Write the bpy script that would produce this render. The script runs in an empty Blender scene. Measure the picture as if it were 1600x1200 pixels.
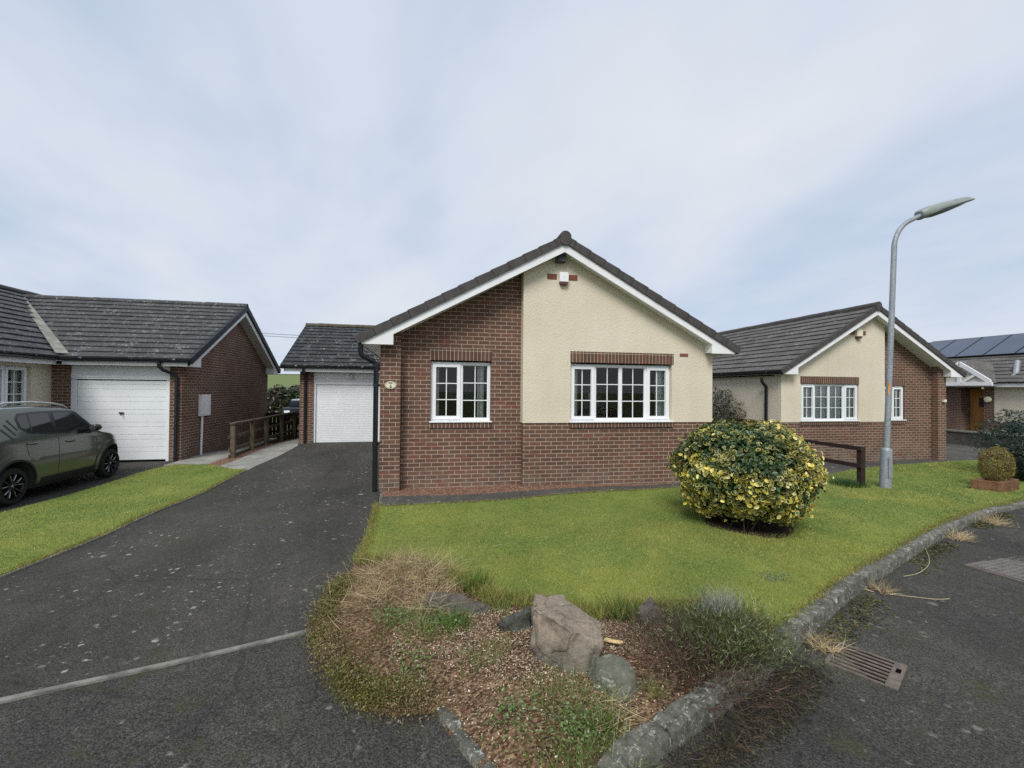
import bpy, bmesh, math, random
import numpy as np
from mathutils import Vector, Matrix
random.seed(7); rng = np.random.default_rng(11)
SC = bpy.context.scene; COL = SC.collection
R = math.radians

# ------------------------------------------------------------------ naming helpers
def tag(o, label=None, cat=None, group=None, kind=None):
    if label: o['label'] = label
    if cat: o['category'] = cat
    if group: o['group'] = group
    if kind: o['kind'] = kind
    return o

def thing(name, loc, label, cat, group=None):
    o = bpy.data.objects.new(name, None); COL.objects.link(o); o.location = loc
    o.empty_display_size = .2
    return tag(o, label, cat, group)

def root_loc(p):
    v = Vector((0, 0, 0))
    while p is not None:
        v = v + Vector(p.location); p = p.parent
    return v

def copy_tree(o, parent=None):
    c = o.copy(); COL.objects.link(c)
    if parent is not None: c.parent = parent
    for ch in list(o.children): copy_tree(ch, c)
    return c

# ------------------------------------------------------------------ mesh builder
class MB:
    def __init__(s, T=None): s.v = []; s.f = []; s.m = []; s.T = T
    def add(s, pts, faces, mi=0):
        b = len(s.v)
        for p in pts:
            s.v.append(s.T(p) if s.T else tuple(p))
        for f in faces:
            s.f.append([b + i for i in f]); s.m.append(mi)
    def box(s, a, b, mi=0):
        x0, y0, z0 = a; x1, y1, z1 = b
        s.add([(x0,y0,z0),(x1,y0,z0),(x1,y1,z0),(x0,y1,z0),(x0,y0,z1),(x1,y0,z1),(x1,y1,z1),(x0,y1,z1)],
              [(0,3,2,1),(4,5,6,7),(0,1,5,4),(1,2,6,5),(2,3,7,6),(3,0,4,7)], mi)
    def prism(s, poly, a, b, ax='y', mi=0):
        # poly: list of 2D points; extruded along axis from a to b
        n = len(poly)
        def P(p, t):
            return {'y': (p[0], t, p[1]), 'x': (t, p[0], p[1]), 'z': (p[0], p[1], t)}[ax]
        pts = [P(p, a) for p in poly] + [P(p, b) for p in poly]
        fs = [tuple(range(n))[::-1], tuple(range(n, 2 * n))] + [(i, (i + 1) % n, n + (i + 1) % n, n + i) for i in range(n)]
        s.add(pts, fs, mi)
    def tube(s, path, r, n=10, mi=0, cap=True):
        path = [Vector(p) for p in path]; rs = r if isinstance(r, (list, tuple)) else [r] * len(path)
        pts = []; up = None
        for i, p in enumerate(path):
            t = (path[min(i + 1, len(path) - 1)] - path[max(i - 1, 0)]).normalized()
            if up is None:
                up = Vector((0, 0, 1)) if abs(t.z) < .9 else Vector((1, 0, 0))
            a = t.cross(up).normalized(); b = a.cross(t).normalized(); up = b
            for k in range(n):
                an = 2 * math.pi * k / n
                pts.append(tuple(p + (a * math.cos(an) + b * math.sin(an)) * rs[i]))
        fs = []
        for i in range(len(path) - 1):
            for k in range(n):
                fs.append((i * n + k, i * n + (k + 1) % n, (i + 1) * n + (k + 1) % n, (i + 1) * n + k))
        if cap:
            fs.append(tuple(range(n))[::-1]); fs.append(tuple((len(path) - 1) * n + k for k in range(n)))
        s.add(pts, fs, mi)
    def lathe(s, prof, c, axis='z', n=24, mi=0):
        # prof: (r, t) pairs along the axis
        pts = []
        for r_, t in prof:
            for k in range(n):
                a = 2 * math.pi * k / n; u, w = r_ * math.cos(a), r_ * math.sin(a)
                q = {'z': (u, w, t), 'x': (t, u, w), 'y': (u, t, w)}[axis]
                pts.append((c[0] + q[0], c[1] + q[1], c[2] + q[2]))
        fs = []
        for i in range(len(prof) - 1):
            for k in range(n):
                fs.append((i * n + k, i * n + (k + 1) % n, (i + 1) * n + (k + 1) % n, (i + 1) * n + k))
        fs.append(tuple(range(n))[::-1]); fs.append(tuple((len(prof) - 1) * n + k for k in range(n)))
        s.add(pts, fs, mi)
    def panel(s, poly, holes, d0, d1, mi=0):
        # wall in the x-z plane, front at y=d0, thickness to y=d1, rectangular openings
        bm = bmesh.new(); vs = [bm.verts.new((p[0], 0, p[1])) for p in poly]; bm.faces.new(vs)
        for (u0, u1, z0, z1) in holes:
            for co, no in (((u0,0,0),(1,0,0)), ((u1,0,0),(1,0,0)), ((0,0,z0),(0,0,1)), ((0,0,z1),(0,0,1))):
                bmesh.ops.bisect_plane(bm, geom=bm.verts[:] + bm.edges[:] + bm.faces[:], plane_co=co, plane_no=no, dist=1e-5)
        kill = []
        for f in bm.faces:
            c = f.calc_center_median()
            if any(u0 < c.x < u1 and z0 < c.z < z1 for (u0, u1, z0, z1) in holes): kill.append(f)
        if kill: bmesh.ops.delete(bm, geom=kill, context='FACES')
        bm.verts.index_update()
        n = len(bm.verts); P = [v.co.copy() for v in bm.verts]
        pts = [(p.x, d0, p.z) for p in P] + [(p.x, d1, p.z) for p in P]
        fs = []
        for f in bm.faces:
            ids = [v.index for v in f.verts]; fs.append(tuple(ids)); fs.append(tuple(n + i for i in ids[::-1]))
        for e in bm.edges:
            if len(e.link_faces) == 1:
                a, b = e.verts[0].index, e.verts[1].index; fs.append((a, b, n + b, n + a))
        bm.free(); s.add(pts, fs, mi)
    def build(s, name, mats, parent=None, origin=(0, 0, 0), smooth=False, bevel=0, recalc=True, label=None, weld=False):
        me = bpy.data.meshes.new(name)
        off = root_loc(parent) if parent is not None else Vector(origin)
        V = [(p[0] - off.x, p[1] - off.y, p[2] - off.z) for p in s.v]
        me.from_pydata(V, [], s.f)
        mats = mats if isinstance(mats, (list, tuple)) else [mats]
        for m in mats: me.materials.append(m)
        me.polygons.foreach_set('material_index', s.m)
        if recalc or bevel or weld:
            bm = bmesh.new(); bm.from_mesh(me)
            if weld: bmesh.ops.remove_doubles(bm, verts=bm.verts, dist=1e-5)
            if bevel:
                es = [e for e in bm.edges if len(e.link_faces) == 2 and e.calc_face_angle(0) > .5]
                bmesh.ops.bevel(bm, geom=es, offset=bevel, segments=2, profile=.6, affect='EDGES', clamp_overlap=True)
            bmesh.ops.recalc_face_normals(bm, faces=bm.faces)
            bm.to_mesh(me); bm.free()
        metric_uv(me, off)
        if smooth: me.polygons.foreach_set('use_smooth', [True] * len(me.polygons)); me.set_sharp_from_angle(angle=R(42))
        o = bpy.data.objects.new(name, me); COL.objects.link(o)
        if parent is not None: o.parent = parent
        else: o.location = off
        if label: o['label'] = label
        return o

def metric_uv(me, off):
    uv = me.uv_layers.new(name='UVMap'); nl = len(me.loops)
    if nl == 0: return
    vi = np.empty(nl, np.int32); me.loops.foreach_get('vertex_index', vi)
    co = np.empty(len(me.vertices) * 3, np.float32); me.vertices.foreach_get('co', co); co = co.reshape(-1, 3) + np.array(off, np.float32)
    no = np.empty(len(me.polygons) * 3, np.float32); me.polygons.foreach_get('normal', no); no = no.reshape(-1, 3)
    tot = np.empty(len(me.polygons), np.int32); me.polygons.foreach_get('loop_total', tot)
    N = np.repeat(np.abs(no), tot, axis=0); P = co[vi]
    flat = N[:, 2] > .9; sx = (~flat) & (N[:, 0] > N[:, 1])
    u = np.where(sx, P[:, 1], P[:, 0]); v = np.where(flat, P[:, 1], P[:, 2])
    uv.data.foreach_set('uv', np.stack([u, v], 1).ravel())

def raw_mesh(name, V, F, mat, col=None, parent=None, origin=(0, 0, 0), uv=None):
    """numpy arrays -> one mesh object; F all triangles or all quads; col = per-vertex colour attribute 'tint'"""
    me = bpy.data.meshes.new(name)
    off = np.array(root_loc(parent) if parent is not None else origin, float)
    V = np.asarray(V, np.float64) - off; F = np.asarray(F, np.int32); k = F.shape[1]
    me.vertices.add(len(V)); me.vertices.foreach_set('co', V.astype(np.float32).ravel())
    me.loops.add(F.size); me.loops.foreach_set('vertex_index', F.ravel())
    me.polygons.add(len(F)); me.polygons.foreach_set('loop_start', np.arange(0, F.size, k, dtype=np.int32))
    me.polygons.foreach_set('loop_total', np.full(len(F), k, np.int32))
    if col is not None:
        a = me.color_attributes.new('tint', 'FLOAT_COLOR', 'POINT')
        c = np.ones((len(V), 4), np.float32); c[:, :3] = col; a.data.foreach_set('color', c.ravel())
    me.update(); me.validate()
    for m in (mat if isinstance(mat, (list, tuple)) else [mat]): me.materials.append(m)
    o = bpy.data.objects.new(name, me); COL.objects.link(o)
    if parent is not None: o.parent = parent
    else: o.location = off
    return o

# ------------------------------------------------------------------ materials
class NT:
    def __init__(s, name):
        s.mat = bpy.data.materials.new(name); s.mat.use_nodes = True; s.t = s.mat.node_tree
        s.b = s.t.nodes['Principled BSDF']; s.out = s.t.nodes['Material Output']
    def n(s, ty, **kw):
        nd = s.t.nodes.new('ShaderNode' + ty)
        for k, v in kw.items():
            if k.startswith('i_'): s.set(nd.inputs[k[2:].replace('_', ' ')], v)
            else: setattr(nd, k, v)
        return nd
    def set(s, sock, v):
        if hasattr(v, 'is_output'): s.t.links.new(v, sock)
        elif isinstance(v, (tuple, list)) and len(v) == 3 and sock.type == 'RGBA': sock.default_value = (*v, 1)
        else: sock.default_value = v
    def coord(s, which='Object'): return s.n('TexCoord').outputs[which]
    def mapping(s, vec, scale=(1,1,1), loc=(0,0,0), rot=(0,0,0)):
        m = s.n('Mapping'); s.set(m.inputs[0], vec); m.inputs['Scale'].default_value = scale
        m.inputs['Location'].default_value = loc; m.inputs['Rotation'].default_value = rot; return m.outputs[0]
    def noise(s, vec, scale, detail=3, rough=.55, out='Fac', dist=0):
        x = s.n('TexNoise'); s.set(x.inputs['Vector'], vec); x.inputs['Scale'].default_value = scale
        x.inputs['Detail'].default_value = detail; x.inputs['Roughness'].default_value = rough; x.inputs['Distortion'].default_value = dist
        return x.outputs[out]
    def voro(s, vec, scale, feature='F1', out='Distance', rnd=1):
        x = s.n('TexVoronoi', feature=feature); s.set(x.inputs['Vector'], vec); x.inputs['Scale'].default_value = scale
        x.inputs['Randomness'].default_value = rnd; return x.outputs[out]
    def ramp(s, fac, stops, interp='LINEAR'):
        r = s.n('ValToRGB'); r.color_ramp.interpolation = interp; s.set(r.inputs[0], fac)
        e = r.color_ramp.elements
        while len(e) < len(stops): e.new(.5)
        for el, (p, c) in zip(e, stops):
            el.position = p; el.color = (*c, 1) if isinstance(c, (tuple, list)) else (c, c, c, 1)
        return r.outputs[0]
    def mix(s, fac, a, b, mode='MIX'):
        m = s.n('Mix', data_type='RGBA', blend_type=mode); s.set(m.inputs[0], fac); s.set(m.inputs[6], a); s.set(m.inputs[7], b)
        return m.outputs[2]
    def math(s, op, a, b=0., c=0.):
        m = s.n('Math', operation=op); s.set(m.inputs[0], a); s.set(m.inputs[1], b)
        if op in ('MULTIPLY_ADD',): s.set(m.inputs[2], c)
        return m.outputs[0]
    def bump(s, h, strength=.5, dist=.01):
        b = s.n('Bump'); s.set(b.inputs['Height'], h); b.inputs['Strength'].default_value = strength; b.inputs['Distance'].default_value = dist
        s.set(s.b.inputs['Normal'], b.outputs[0]); return b
    def fin(s, col=None, rough=None, spec=None, metal=None, coat=None):
        if col is not None: s.set(s.b.inputs['Base Color'], col)
        if rough is not None: s.set(s.b.inputs['Roughness'], rough)
        if spec is not None: s.set(s.b.inputs['Specular IOR Level'], spec)
        if metal is not None: s.set(s.b.inputs['Metallic'], metal)
        if coat is not None: s.set(s.b.inputs['Coat Weight'], coat)
        return s.mat

def brick_mat(name, bw=.21, rh=.075, soldier=False, vertical_shift=.19, tone=1.0):
    t = NT(name); uv = t.coord('UV')
    obj = t.coord('Object')
    if soldier: mp = t.mapping(uv, loc=(0.0, -vertical_shift, 0))
    else: mp = t.mapping(uv, loc=(0.03, -vertical_shift, 0))
    wob = t.noise(uv, 9, 2, .5, 'Color')
    mp2 = t.mix(.006, mp, wob)
    br = t.n('TexBrick', offset=0. if soldier else .5, squash=1.)
    t.set(br.inputs['Vector'], mp2); br.inputs['Scale'].default_value = 1
    br.inputs['Brick Width'].default_value = bw; br.inputs['Row Height'].default_value = rh
    br.inputs['Mortar Size'].default_value = .0052; br.inputs['Mortar Smooth'].default_value = .25; br.inputs['Bias'].default_value = 0
    k = tone
    t.set(br.inputs['Color1'], (.185 * k, .098 * k, .062 * k)); t.set(br.inputs['Color2'], (.100 * k, .063 * k, .047 * k)); t.set(br.inputs['Mortar'], (.47, .395, .325))
    # odd redder bricks
    vor = t.n('TexVoronoi', feature='F1'); t.set(vor.inputs['Vector'], t.mapping(mp, scale=(1 / bw, 1 / rh, 1))); vor.inputs['Scale'].default_value = 1; vor.inputs['Randomness'].default_value = .0
    sp = t.n('SeparateColor'); t.set(sp.inputs[0], vor.outputs['Color'])
    red = t.ramp(sp.outputs[0], [(.91, 0.), (.96, .45)])
    big = t.noise(obj, 1.3, 4, .6)
    fine = t.noise(obj, 60, 3, .7)
    c = t.mix(red, br.outputs['Color'], (.21, .06, .045))
    c = t.mix(t.math('SUBTRACT', 1, br.outputs['Fac']), t.mix(.0, c, c), t.mix(.35, c, t.ramp(fine, [(.3, (.05, .03, .03)), (.7, (.21, .105, .08))])))
    c = t.mix(.6, c, t.ramp(big, [(.3, (.62, .62, .62)), (.7, (1.15, 1.1, 1.05))]), 'MULTIPLY')
    damp = t.math('MULTIPLY', t.ramp(t.n('SeparateXYZ', i_Vector=uv).outputs[1], [(.30, 1.), (.62, 0.)]), t.ramp(t.noise(obj, 3.5, 5, .7), [(.42, 0.), (.62, 1.)]))
    c = t.mix(t.math('MULTIPLY', damp, .0 if soldier else .45), c, (.20, .19, .15))
    t.bump(t.math('ADD', t.math('MULTIPLY', br.outputs['Fac'], -1.), t.math('MULTIPLY', fine, .35)), .55, .006)
    return t.fin(c, .86, .25)

def plain(name, col, rough=.5, spec=.5, metal=0, var=.12, scale=6, bump=0, bscale=80, coat=0):
    t = NT(name); o = t.coord('Object')
    f = t.noise(o, scale, 4, .6)
    a = tuple(max(0, x * (1 - var)) for x in col); b = tuple(x * (1 + var) for x in col)
    c = t.ramp(f, [(.3, a), (.7, b)])
    if bump: t.bump(t.noise(o, bscale, 4, .65), bump, .01)
    return t.fin(c, rough, spec, metal, coat)

def tint_mat(name, rough=.6, spec=.3, trans=.25, var=.25, nscale=1.2):
    t = NT(name); at = t.n('Attribute', attribute_name='tint')
    big = t.noise(t.coord('Object'), nscale, 3, .6)
    c = t.mix(1., at.outputs['Color'], t.ramp(big, [(.3, (1 - var,) * 3), (.7, (1 + var,) * 3)]), 'MULTIPLY')
    t.fin(c, rough, spec)
    if trans:
        tr = t.n('BsdfTranslucent'); t.set(tr.inputs['Color'], c)
        mx = t.n('MixShader'); mx.inputs[0].default_value = trans
        t.t.links.new(t.b.outputs[0], mx.inputs[1]); t.t.links.new(tr.outputs[0], mx.inputs[2]); t.t.links.new(mx.outputs[0], t.out.inputs[0])
    return t.mat

def tile_mat(name, base, lichen=.5, tilew=.3):
    t = NT(name); o = t.coord('Object')
    n1 = t.noise(o, 1.6, 4, .65); n2 = t.noise(o, 35, 4, .7); n3 = t.noise(o, 14, 5, .75, dist=.6); n4 = t.noise(o, 3.2, 3, .6)
    a = tuple(x * .62 for x in base); b = tuple(x * 1.35 for x in base)
    c = t.ramp(t.math('MULTIPLY_ADD', n1, .55, t.math('MULTIPLY', n2, .45)), [(.34, a), (.66, b)])
    # pale lichen patches of two sizes
    th = .645 - .09 * lichen
    l1 = t.ramp(t.math('MULTIPLY_ADD', n3, .8, t.math('MULTIPLY', n4, .22)), [(th, 0.), (th + .035, 1.)])
    c = t.mix(t.math('MULTIPLY', l1, .62), c, (.42, .43, .40))
    v = t.voro(o, 11, 'F1'); vn = t.noise(o, 5, 2, .5)
    l2 = t.math('MULTIPLY', t.ramp(v, [(.10, 1.), (.16, 0.)]), t.ramp(vn, [(.5 , 0.), (.56, 1.)]))
    c = t.mix(t.math('MULTIPLY', l2, .55 * lichen), c, (.5, .5, .46))
    t.bump(t.math('ADD', n2, t.math('MULTIPLY', l1, .3)), .45, .01)
    return t.fin(c, .82, .3)

def tarmac_mat(name, base, spots=1., moss=.0, fine=150):
    t = NT(name); o = t.coord('Object')
    agg = t.voro(o, fine, 'F1', 'Color'); sp = t.n('SeparateColor'); t.set(sp.inputs[0], agg)
    dist = t.voro(o, fine, 'F1')
    n1 = t.noise(o, .55, 4, .6); n2 = t.noise(o, 6, 5, .7); nf = t.noise(o, 110, 3, .7)
    k = [tuple(x * m for x in base) for m in (.45, 1., 1.9)]
    c = t.ramp(t.math('MULTIPLY_ADD', sp.outputs[0], .62, t.math('MULTIPLY', nf, .38)), [(.2, k[0]), (.5, k[1]), (.85, k[2])])
    c = t.mix(.85, c, t.ramp(n1, [(.32, (.72, .72, .74)), (.68, (1.22, 1.2, 1.16))]), 'MULTIPLY')
    c = t.mix(.6, c, t.ramp(n2, [(.3, (.72, .72, .72)), (.7, (1.2, 1.2, 1.18))]), 'MULTIPLY')
    worn = t.noise(t.mapping(o, scale=(.8, .16, 1)), 1.2, 4, .6); c = t.mix(.7, c, t.ramp(worn, [(.36, (.74, .74, .74)), (.64, (1.25, 1.24, 1.2))]), 'MULTIPLY')
    crk = t.voro(t.mix(.12, o, t.noise(o, 1.5, 4, .6, 'Color')), .55, 'DISTANCE_TO_EDGE'); c = t.mix(t.math('MULTIPLY', t.ramp(crk, [(.002, 1.), (.008, 0.)]), .35), c, (.015, .015, .014))
    # greyish-green moss film
    if moss:
        nm = t.noise(o, 2.3, 6, .75)
        c = t.mix(t.math('MULTIPLY', t.ramp(nm, [(.55, 0.), (.68, 1.)]), moss), c, (.055, .058, .022))
    # lichen and trodden gum spots, irregular, several sizes
    clus = t.noise(o, 1.3, 4, .65)
    wv = t.mix(.045, o, t.noise(o, 22, 3, .6, 'Color'))
    for sc, r0, th, amt, colr in ((2.2, .10, .40, .85, (.36, .36, .32)), (4.6, .125, .42, .85, (.36, .365, .32)), (9, .17, .45, .8, (.40, .40, .36)), (19, .2, .5, .6, (.36, .36, .32))):
        v = t.n('TexVoronoi', feature='F1'); t.set(v.inputs['Vector'], wv); v.inputs['Scale'].default_value = sc
        s2 = t.n('SeparateColor'); t.set(s2.inputs[0], v.outputs['Color'])
        keep = t.math('MULTIPLY', t.ramp(s2.outputs[1], [(th - .02, 0.), (th + .02, 1.)]), t.ramp(clus, [(.44, 0.), (.56, 1.)]))
        brk = t.ramp(t.math('ADD', v.outputs['Distance'], t.math('MULTIPLY', t.math('SUBTRACT', nf, .5), .26)), [(r0 * .55, 1.), (r0, 0.)])
        c = t.mix(t.math('MULTIPLY', t.math('MULTIPLY', brk, keep), amt * spots), c, colr)
    t.bump(t.math('SUBTRACT', t.math('MULTIPLY', nf, .5), dist), .8, .007)
    return t.fin(c, .88, .22)

BRICK = brick_mat('brick')
SOLDIER = brick_mat('soldier_brick', .0715, .5, True, tone=.82)
BRICK_L = brick_mat('brick_weathered', .215, .075, tone=.88)
RENDER = NT('cream_render')
_o = RENDER.coord('Object'); _a = RENDER.noise(_o, 55, 5, .75); _b = RENDER.noise(_o, .9, 4, .6); _v = RENDER.voro(_o, 38, 'SMOOTH_F1')
_st = RENDER.noise(RENDER.mapping(_o, scale=(5, 5, .35)), 1.0, 4, .6)
_c = RENDER.ramp(_b, [(.3, (.64, .575, .455)), (.7, (.72, .655, .535))])
_c = RENDER.mix(.12, _c, RENDER.ramp(_st, [(.35, (.78, .77, .74)), (.62, (1.04, 1.04, 1.02))]), 'MULTIPLY')
_c = RENDER.mix(.35, _c, RENDER.ramp(_a, [(.3, (.72, .7, .66)), (.7, (1.08, 1.08, 1.06))]), 'MULTIPLY')
RENDER.bump(RENDER.math('ADD', _a, RENDER.math('MULTIPLY', _v, .6)), .8, .009)
RENDER = RENDER.fin(_c, .9, .2)
WHITE = plain('white_upvc', (.78, .80, .82), .32, .5, var=.035, scale=3)
WHITE_B = plain('white_board', (.76, .77, .78), .42, .45, var=.06, scale=2.5)
DOORW = plain('white_door', (.74, .77, .79), .38, .45, var=.05, scale=1.5)
BLACKP = plain('black_plastic', (.012, .014, .02), .32, .5, var=.2)
TILE_M = tile_mat('roof_tile', (.075, .069, .066), .55)
TILE_L = tile_mat('roof_tile_lichen', (.062, .063, .066), .75)
TILE_G = tile_mat('roof_tile_heavy_lichen', (.036, .039, .042), .72)
TILE_R = tile_mat('roof_tile_brown', (.105, .098, .092), .6)
VERGE = plain('verge_tile', (.066, .06, .058), .75, .3, var=.25, scale=9, bump=.3)
VERGE_D = plain('verge_tile_blue', (.02, .023, .03), .6, .4, var=.25, scale=9, bump=.2)
TERRA = plain('terracotta', (.20, .075, .052), .8, .2, var=.2, scale=12, bump=.3)
CREAM = plain('cream_enamel', (.75, .70, .52), .3, .5, var=.05)
INK = plain('black_ink', (.015, .015, .015), .5, .4)
PLASTER = plain('room_plaster', (.35, .32, .28), .9, .1, var=.1, scale=1.)
CARPET = plain('room_carpet', (.10, .085, .07), .95, .1)
CURTAIN = plain('curtain_fabric', (.84, .85, .80), .9, .1, var=.08, scale=3)
BLIND = plain('blind_slat', (.86, .89, .90), .6, .2, var=.03)
CONC = plain('concrete', (.27, .265, .24), .9, .2, var=.3, scale=3.2, bump=.5, bscale=60)
WOODF = plain('weathered_fence_wood', (.105, .085, .06), .85, .2, var=.35, scale=7, bump=.4, bscale=45)
WOODR = plain('brown_fence_wood', (.032, .020, .018), .75, .25, var=.3, scale=7, bump=.3, bscale=45)
WOODG = plain('black_gate_wood', (.012, .011, .011), .75, .25, var=.3, scale=7)
STEEL = NT('galvanised_steel'); _o = STEEL.coord('Object'); _v = STEEL.voro(_o, 45, 'F1', 'Color')
_s = STEEL.n('SeparateColor'); STEEL.set(_s.inputs[0], _v)
STEEL.bump(STEEL.noise(_o, 120, 3), .12, .004)
STEEL = STEEL.fin(STEEL.ramp(STEEL.math('MULTIPLY_ADD', _s.outputs[0], .4, STEEL.math('MULTIPLY', STEEL.noise(_o, 5, 5, .7), .6)), [(.25, (.20, .225, .25)), (.7, (.33, .36, .385))]), .55, .4, .25)
LAMPG = plain('lamp_head_grey', (.24, .27, .255), .45, .4, var=.12)
LAMPD = plain('lamp_lens', (.13, .145, .15), .25, .5, var=.1)
ORANGE = plain('orange_sticker', (.55, .27, .06), .5, .3)
IRON = plain('cast_iron', (.15, .12, .10), .7, .4, .2, var=.35, scale=15, bump=.4)
IRON_R = plain('worn_cast_iron', (.15, .135, .125), .75, .35, .1, var=.3, scale=9, bump=.5)
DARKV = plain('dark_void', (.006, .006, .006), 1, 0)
SOIL = NT('bark_soil'); _o = SOIL.coord('Object'); _n1 = SOIL.noise(_o, 5, 6, .75); _n2 = SOIL.noise(_o, 40, 5, .8); _v = SOIL.voro(SOIL.mapping(_o, scale=(1, 1.6, 1)), 55, 'F1', 'Color')
_s = SOIL.n('SeparateColor'); SOIL.set(_s.inputs[0], _v)
_c = SOIL.ramp(SOIL.math('MULTIPLY_ADD', _s.outputs[0], .5, SOIL.math('MULTIPLY', _n2, .5)), [(.2, (.045, .027, .018)), (.5, (.165, .105, .068)), (.8, (.38, .28, .19))])
_c = SOIL.mix(.8, _c, SOIL.ramp(_n1, [(.35, (.5, .46, .44)), (.65, (1.3, 1.2, 1.05))]), 'MULTIPLY')
SOIL.bump(SOIL.math('ADD', _n2, _s.outputs[0]), .9, .02); SOIL = SOIL.fin(_c, .95, .1)
GRAVEL = NT('red_gravel'); _o = GRAVEL.coord('Object'); _v = GRAVEL.voro(_o, 60, 'F1', 'Color'); _d = GRAVEL.voro(_o, 60)
_s = GRAVEL.n('SeparateColor'); GRAVEL.set(_s.inputs[0], _v)
_c = GRAVEL.ramp(_s.outputs[0], [(.1, (.08, .04, .028)), (.5, (.19, .095, .062)), (.9, (.34, .23, .165))])
GRAVEL.bump(_d, .9, .012); GRAVEL = GRAVEL.fin(_c, .92, .15)
TARMAC = tarmac_mat('tarmac_drive', (.058, .056, .051), 1.0, .4)
TARMAC_R = tarmac_mat('tarmac_road', (.052, .051, .047), .4, .65, 120)
TARMAC_P = tarmac_mat('tarmac_path', (.085, .082, .076), 1.3, .15)
def lawn_mat(name, a, b, c3):
    t = NT(name); o = t.coord('Object'); n1 = t.noise(o, .9, 5, .65); n2 = t.noise(o, 30, 5, .8)
    c = t.ramp(t.math('MULTIPLY_ADD', n1, .6, t.math('MULTIPLY', n2, .4)), [(.3, a), (.5, b), (.7, c3)])
    t.bump(n2, .8, .02); return t.fin(c, .95, .1)
LAWN = lawn_mat('lawn_turf', (.10, .16, .035), (.18, .22, .05), (.27, .275, .07))
FIELD = lawn_mat('field_grass', (.12, .155, .06), (.145, .18, .07), (.165, .20, .08))
FIELD2 = plain('far_stubble', (.30, .31, .16), .95, .1, var=.15, scale=.05)
GRASSM = tint_mat('grass_blade', .6, .25, .3, .22, 1.6)
LEAFM = tint_mat('leaf', .38, .5, .2, .12, 1.5)
DRYM = tint_mat('dry_stem', .8, .2, .15, .2, 6)
TWIGM = tint_mat('twig', .85, .15, 0., .25, 6)
def rock_mat(name, a, b, lich=.5, lc=(.30, .31, .26)):
    t = NT(name); o = t.coord('Object'); n1 = t.noise(o, 4, 6, .7); n2 = t.noise(o, 40, 6, .8); n3 = t.noise(o, 16, 5, .7, dist=1.)
    c = t.ramp(t.math('MULTIPLY_ADD', n1, .55, t.math('MULTIPLY', n2, .45)), [(.36, a), (.62, b)])
    c = t.mix(t.math('MULTIPLY', t.ramp(n3, [(.56, 0.), (.64, 1.)]), lich), c, lc)
    ck = t.ramp(t.voro(t.mix(.15, o, t.noise(o, 6, 4, .6, 'Color')), 2.6, 'DISTANCE_TO_EDGE'), [(.0, 0.), (.025, 1.)]); c = t.mix(.16, c, t.mix(1., c, ck, 'MULTIPLY'))
    t.bump(t.math('ADD', t.math('MULTIPLY_ADD', n1, .8, t.math('MULTIPLY', n2, .5)), t.math('MULTIPLY', ck, .25)), 1., .035); return t.fin(c, .9, .2)
ROCK_P = rock_mat('pink_sandstone', (.19, .155, .12), (.40, .33, .26), .2)
_t = ROCK_P.node_tree; _b = _t.nodes['Principled BSDF']; _l = _b.inputs['Base Color'].links[0].from_socket   # stone mixed to a darker grey-green low on the block, broken edge
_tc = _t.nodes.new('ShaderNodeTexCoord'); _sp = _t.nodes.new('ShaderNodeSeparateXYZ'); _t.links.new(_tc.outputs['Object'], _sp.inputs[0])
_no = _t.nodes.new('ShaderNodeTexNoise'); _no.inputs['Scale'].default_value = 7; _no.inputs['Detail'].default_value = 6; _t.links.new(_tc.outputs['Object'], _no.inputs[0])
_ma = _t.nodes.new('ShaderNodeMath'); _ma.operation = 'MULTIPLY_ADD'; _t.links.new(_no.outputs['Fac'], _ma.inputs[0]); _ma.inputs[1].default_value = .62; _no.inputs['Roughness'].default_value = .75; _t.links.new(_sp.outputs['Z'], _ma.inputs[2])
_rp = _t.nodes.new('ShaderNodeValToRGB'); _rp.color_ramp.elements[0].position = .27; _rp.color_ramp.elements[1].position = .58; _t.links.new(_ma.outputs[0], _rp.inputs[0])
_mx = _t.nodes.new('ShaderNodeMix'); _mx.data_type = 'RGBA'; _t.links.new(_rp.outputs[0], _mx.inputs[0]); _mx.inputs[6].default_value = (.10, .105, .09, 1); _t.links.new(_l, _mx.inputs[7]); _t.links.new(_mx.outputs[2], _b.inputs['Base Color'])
ROCK_G = rock_mat('grey_whinstone', (.065, .058, .05), (.16, .145, .125), .35, (.24, .23, .18))
ROCK_D = rock_mat('dark_whinstone', (.03, .032, .027), (.12, .125, .105), .45, (.22, .23, .18))
ROCK_L = rock_mat('lichened_stone', (.085, .09, .065), (.20, .205, .155), .85, (.36, .38, .31))
KERBM = NT('kerb_stone'); _o = KERBM.coord('Object'); _n1 = KERBM.noise(_o, 3, 5, .7); _n2 = KERBM.noise(_o, 55, 5, .8); _n3 = KERBM.noise(_o, 22, 4, .7, dist=.8)
_c = KERBM.ramp(KERBM.math('MULTIPLY_ADD', _n1, .5, KERBM.math('MULTIPLY', _n2, .5)), [(.32, (.075, .075, .06)), (.55, (.17, .168, .145)), (.72, (.30, .295, .26))])
_c = KERBM.mix(KERBM.ramp(_n3, [(.58, 0.), (.62, .8)]), _c, (.46, .46, .43)); _c = KERBM.mix(.75, _c, KERBM.ramp(KERBM.noise(_o, 12, 6, .8), [(.35, (.45, .45, .44)), (.65, (1.35, 1.35, 1.32))]), 'MULTIPLY')
_c = KERBM.mix(KERBM.ramp(KERBM.noise(_o, 7, 5, .7), [(.55, 0.), (.7, .5)]), _c, (.07, .075, .03))
KERBM.bump(KERBM.math('ADD', _n2, _n1), .9, .015); KERBM = KERBM.fin(_c, .93, .15)
GLASS = NT('window_glass')
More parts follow.
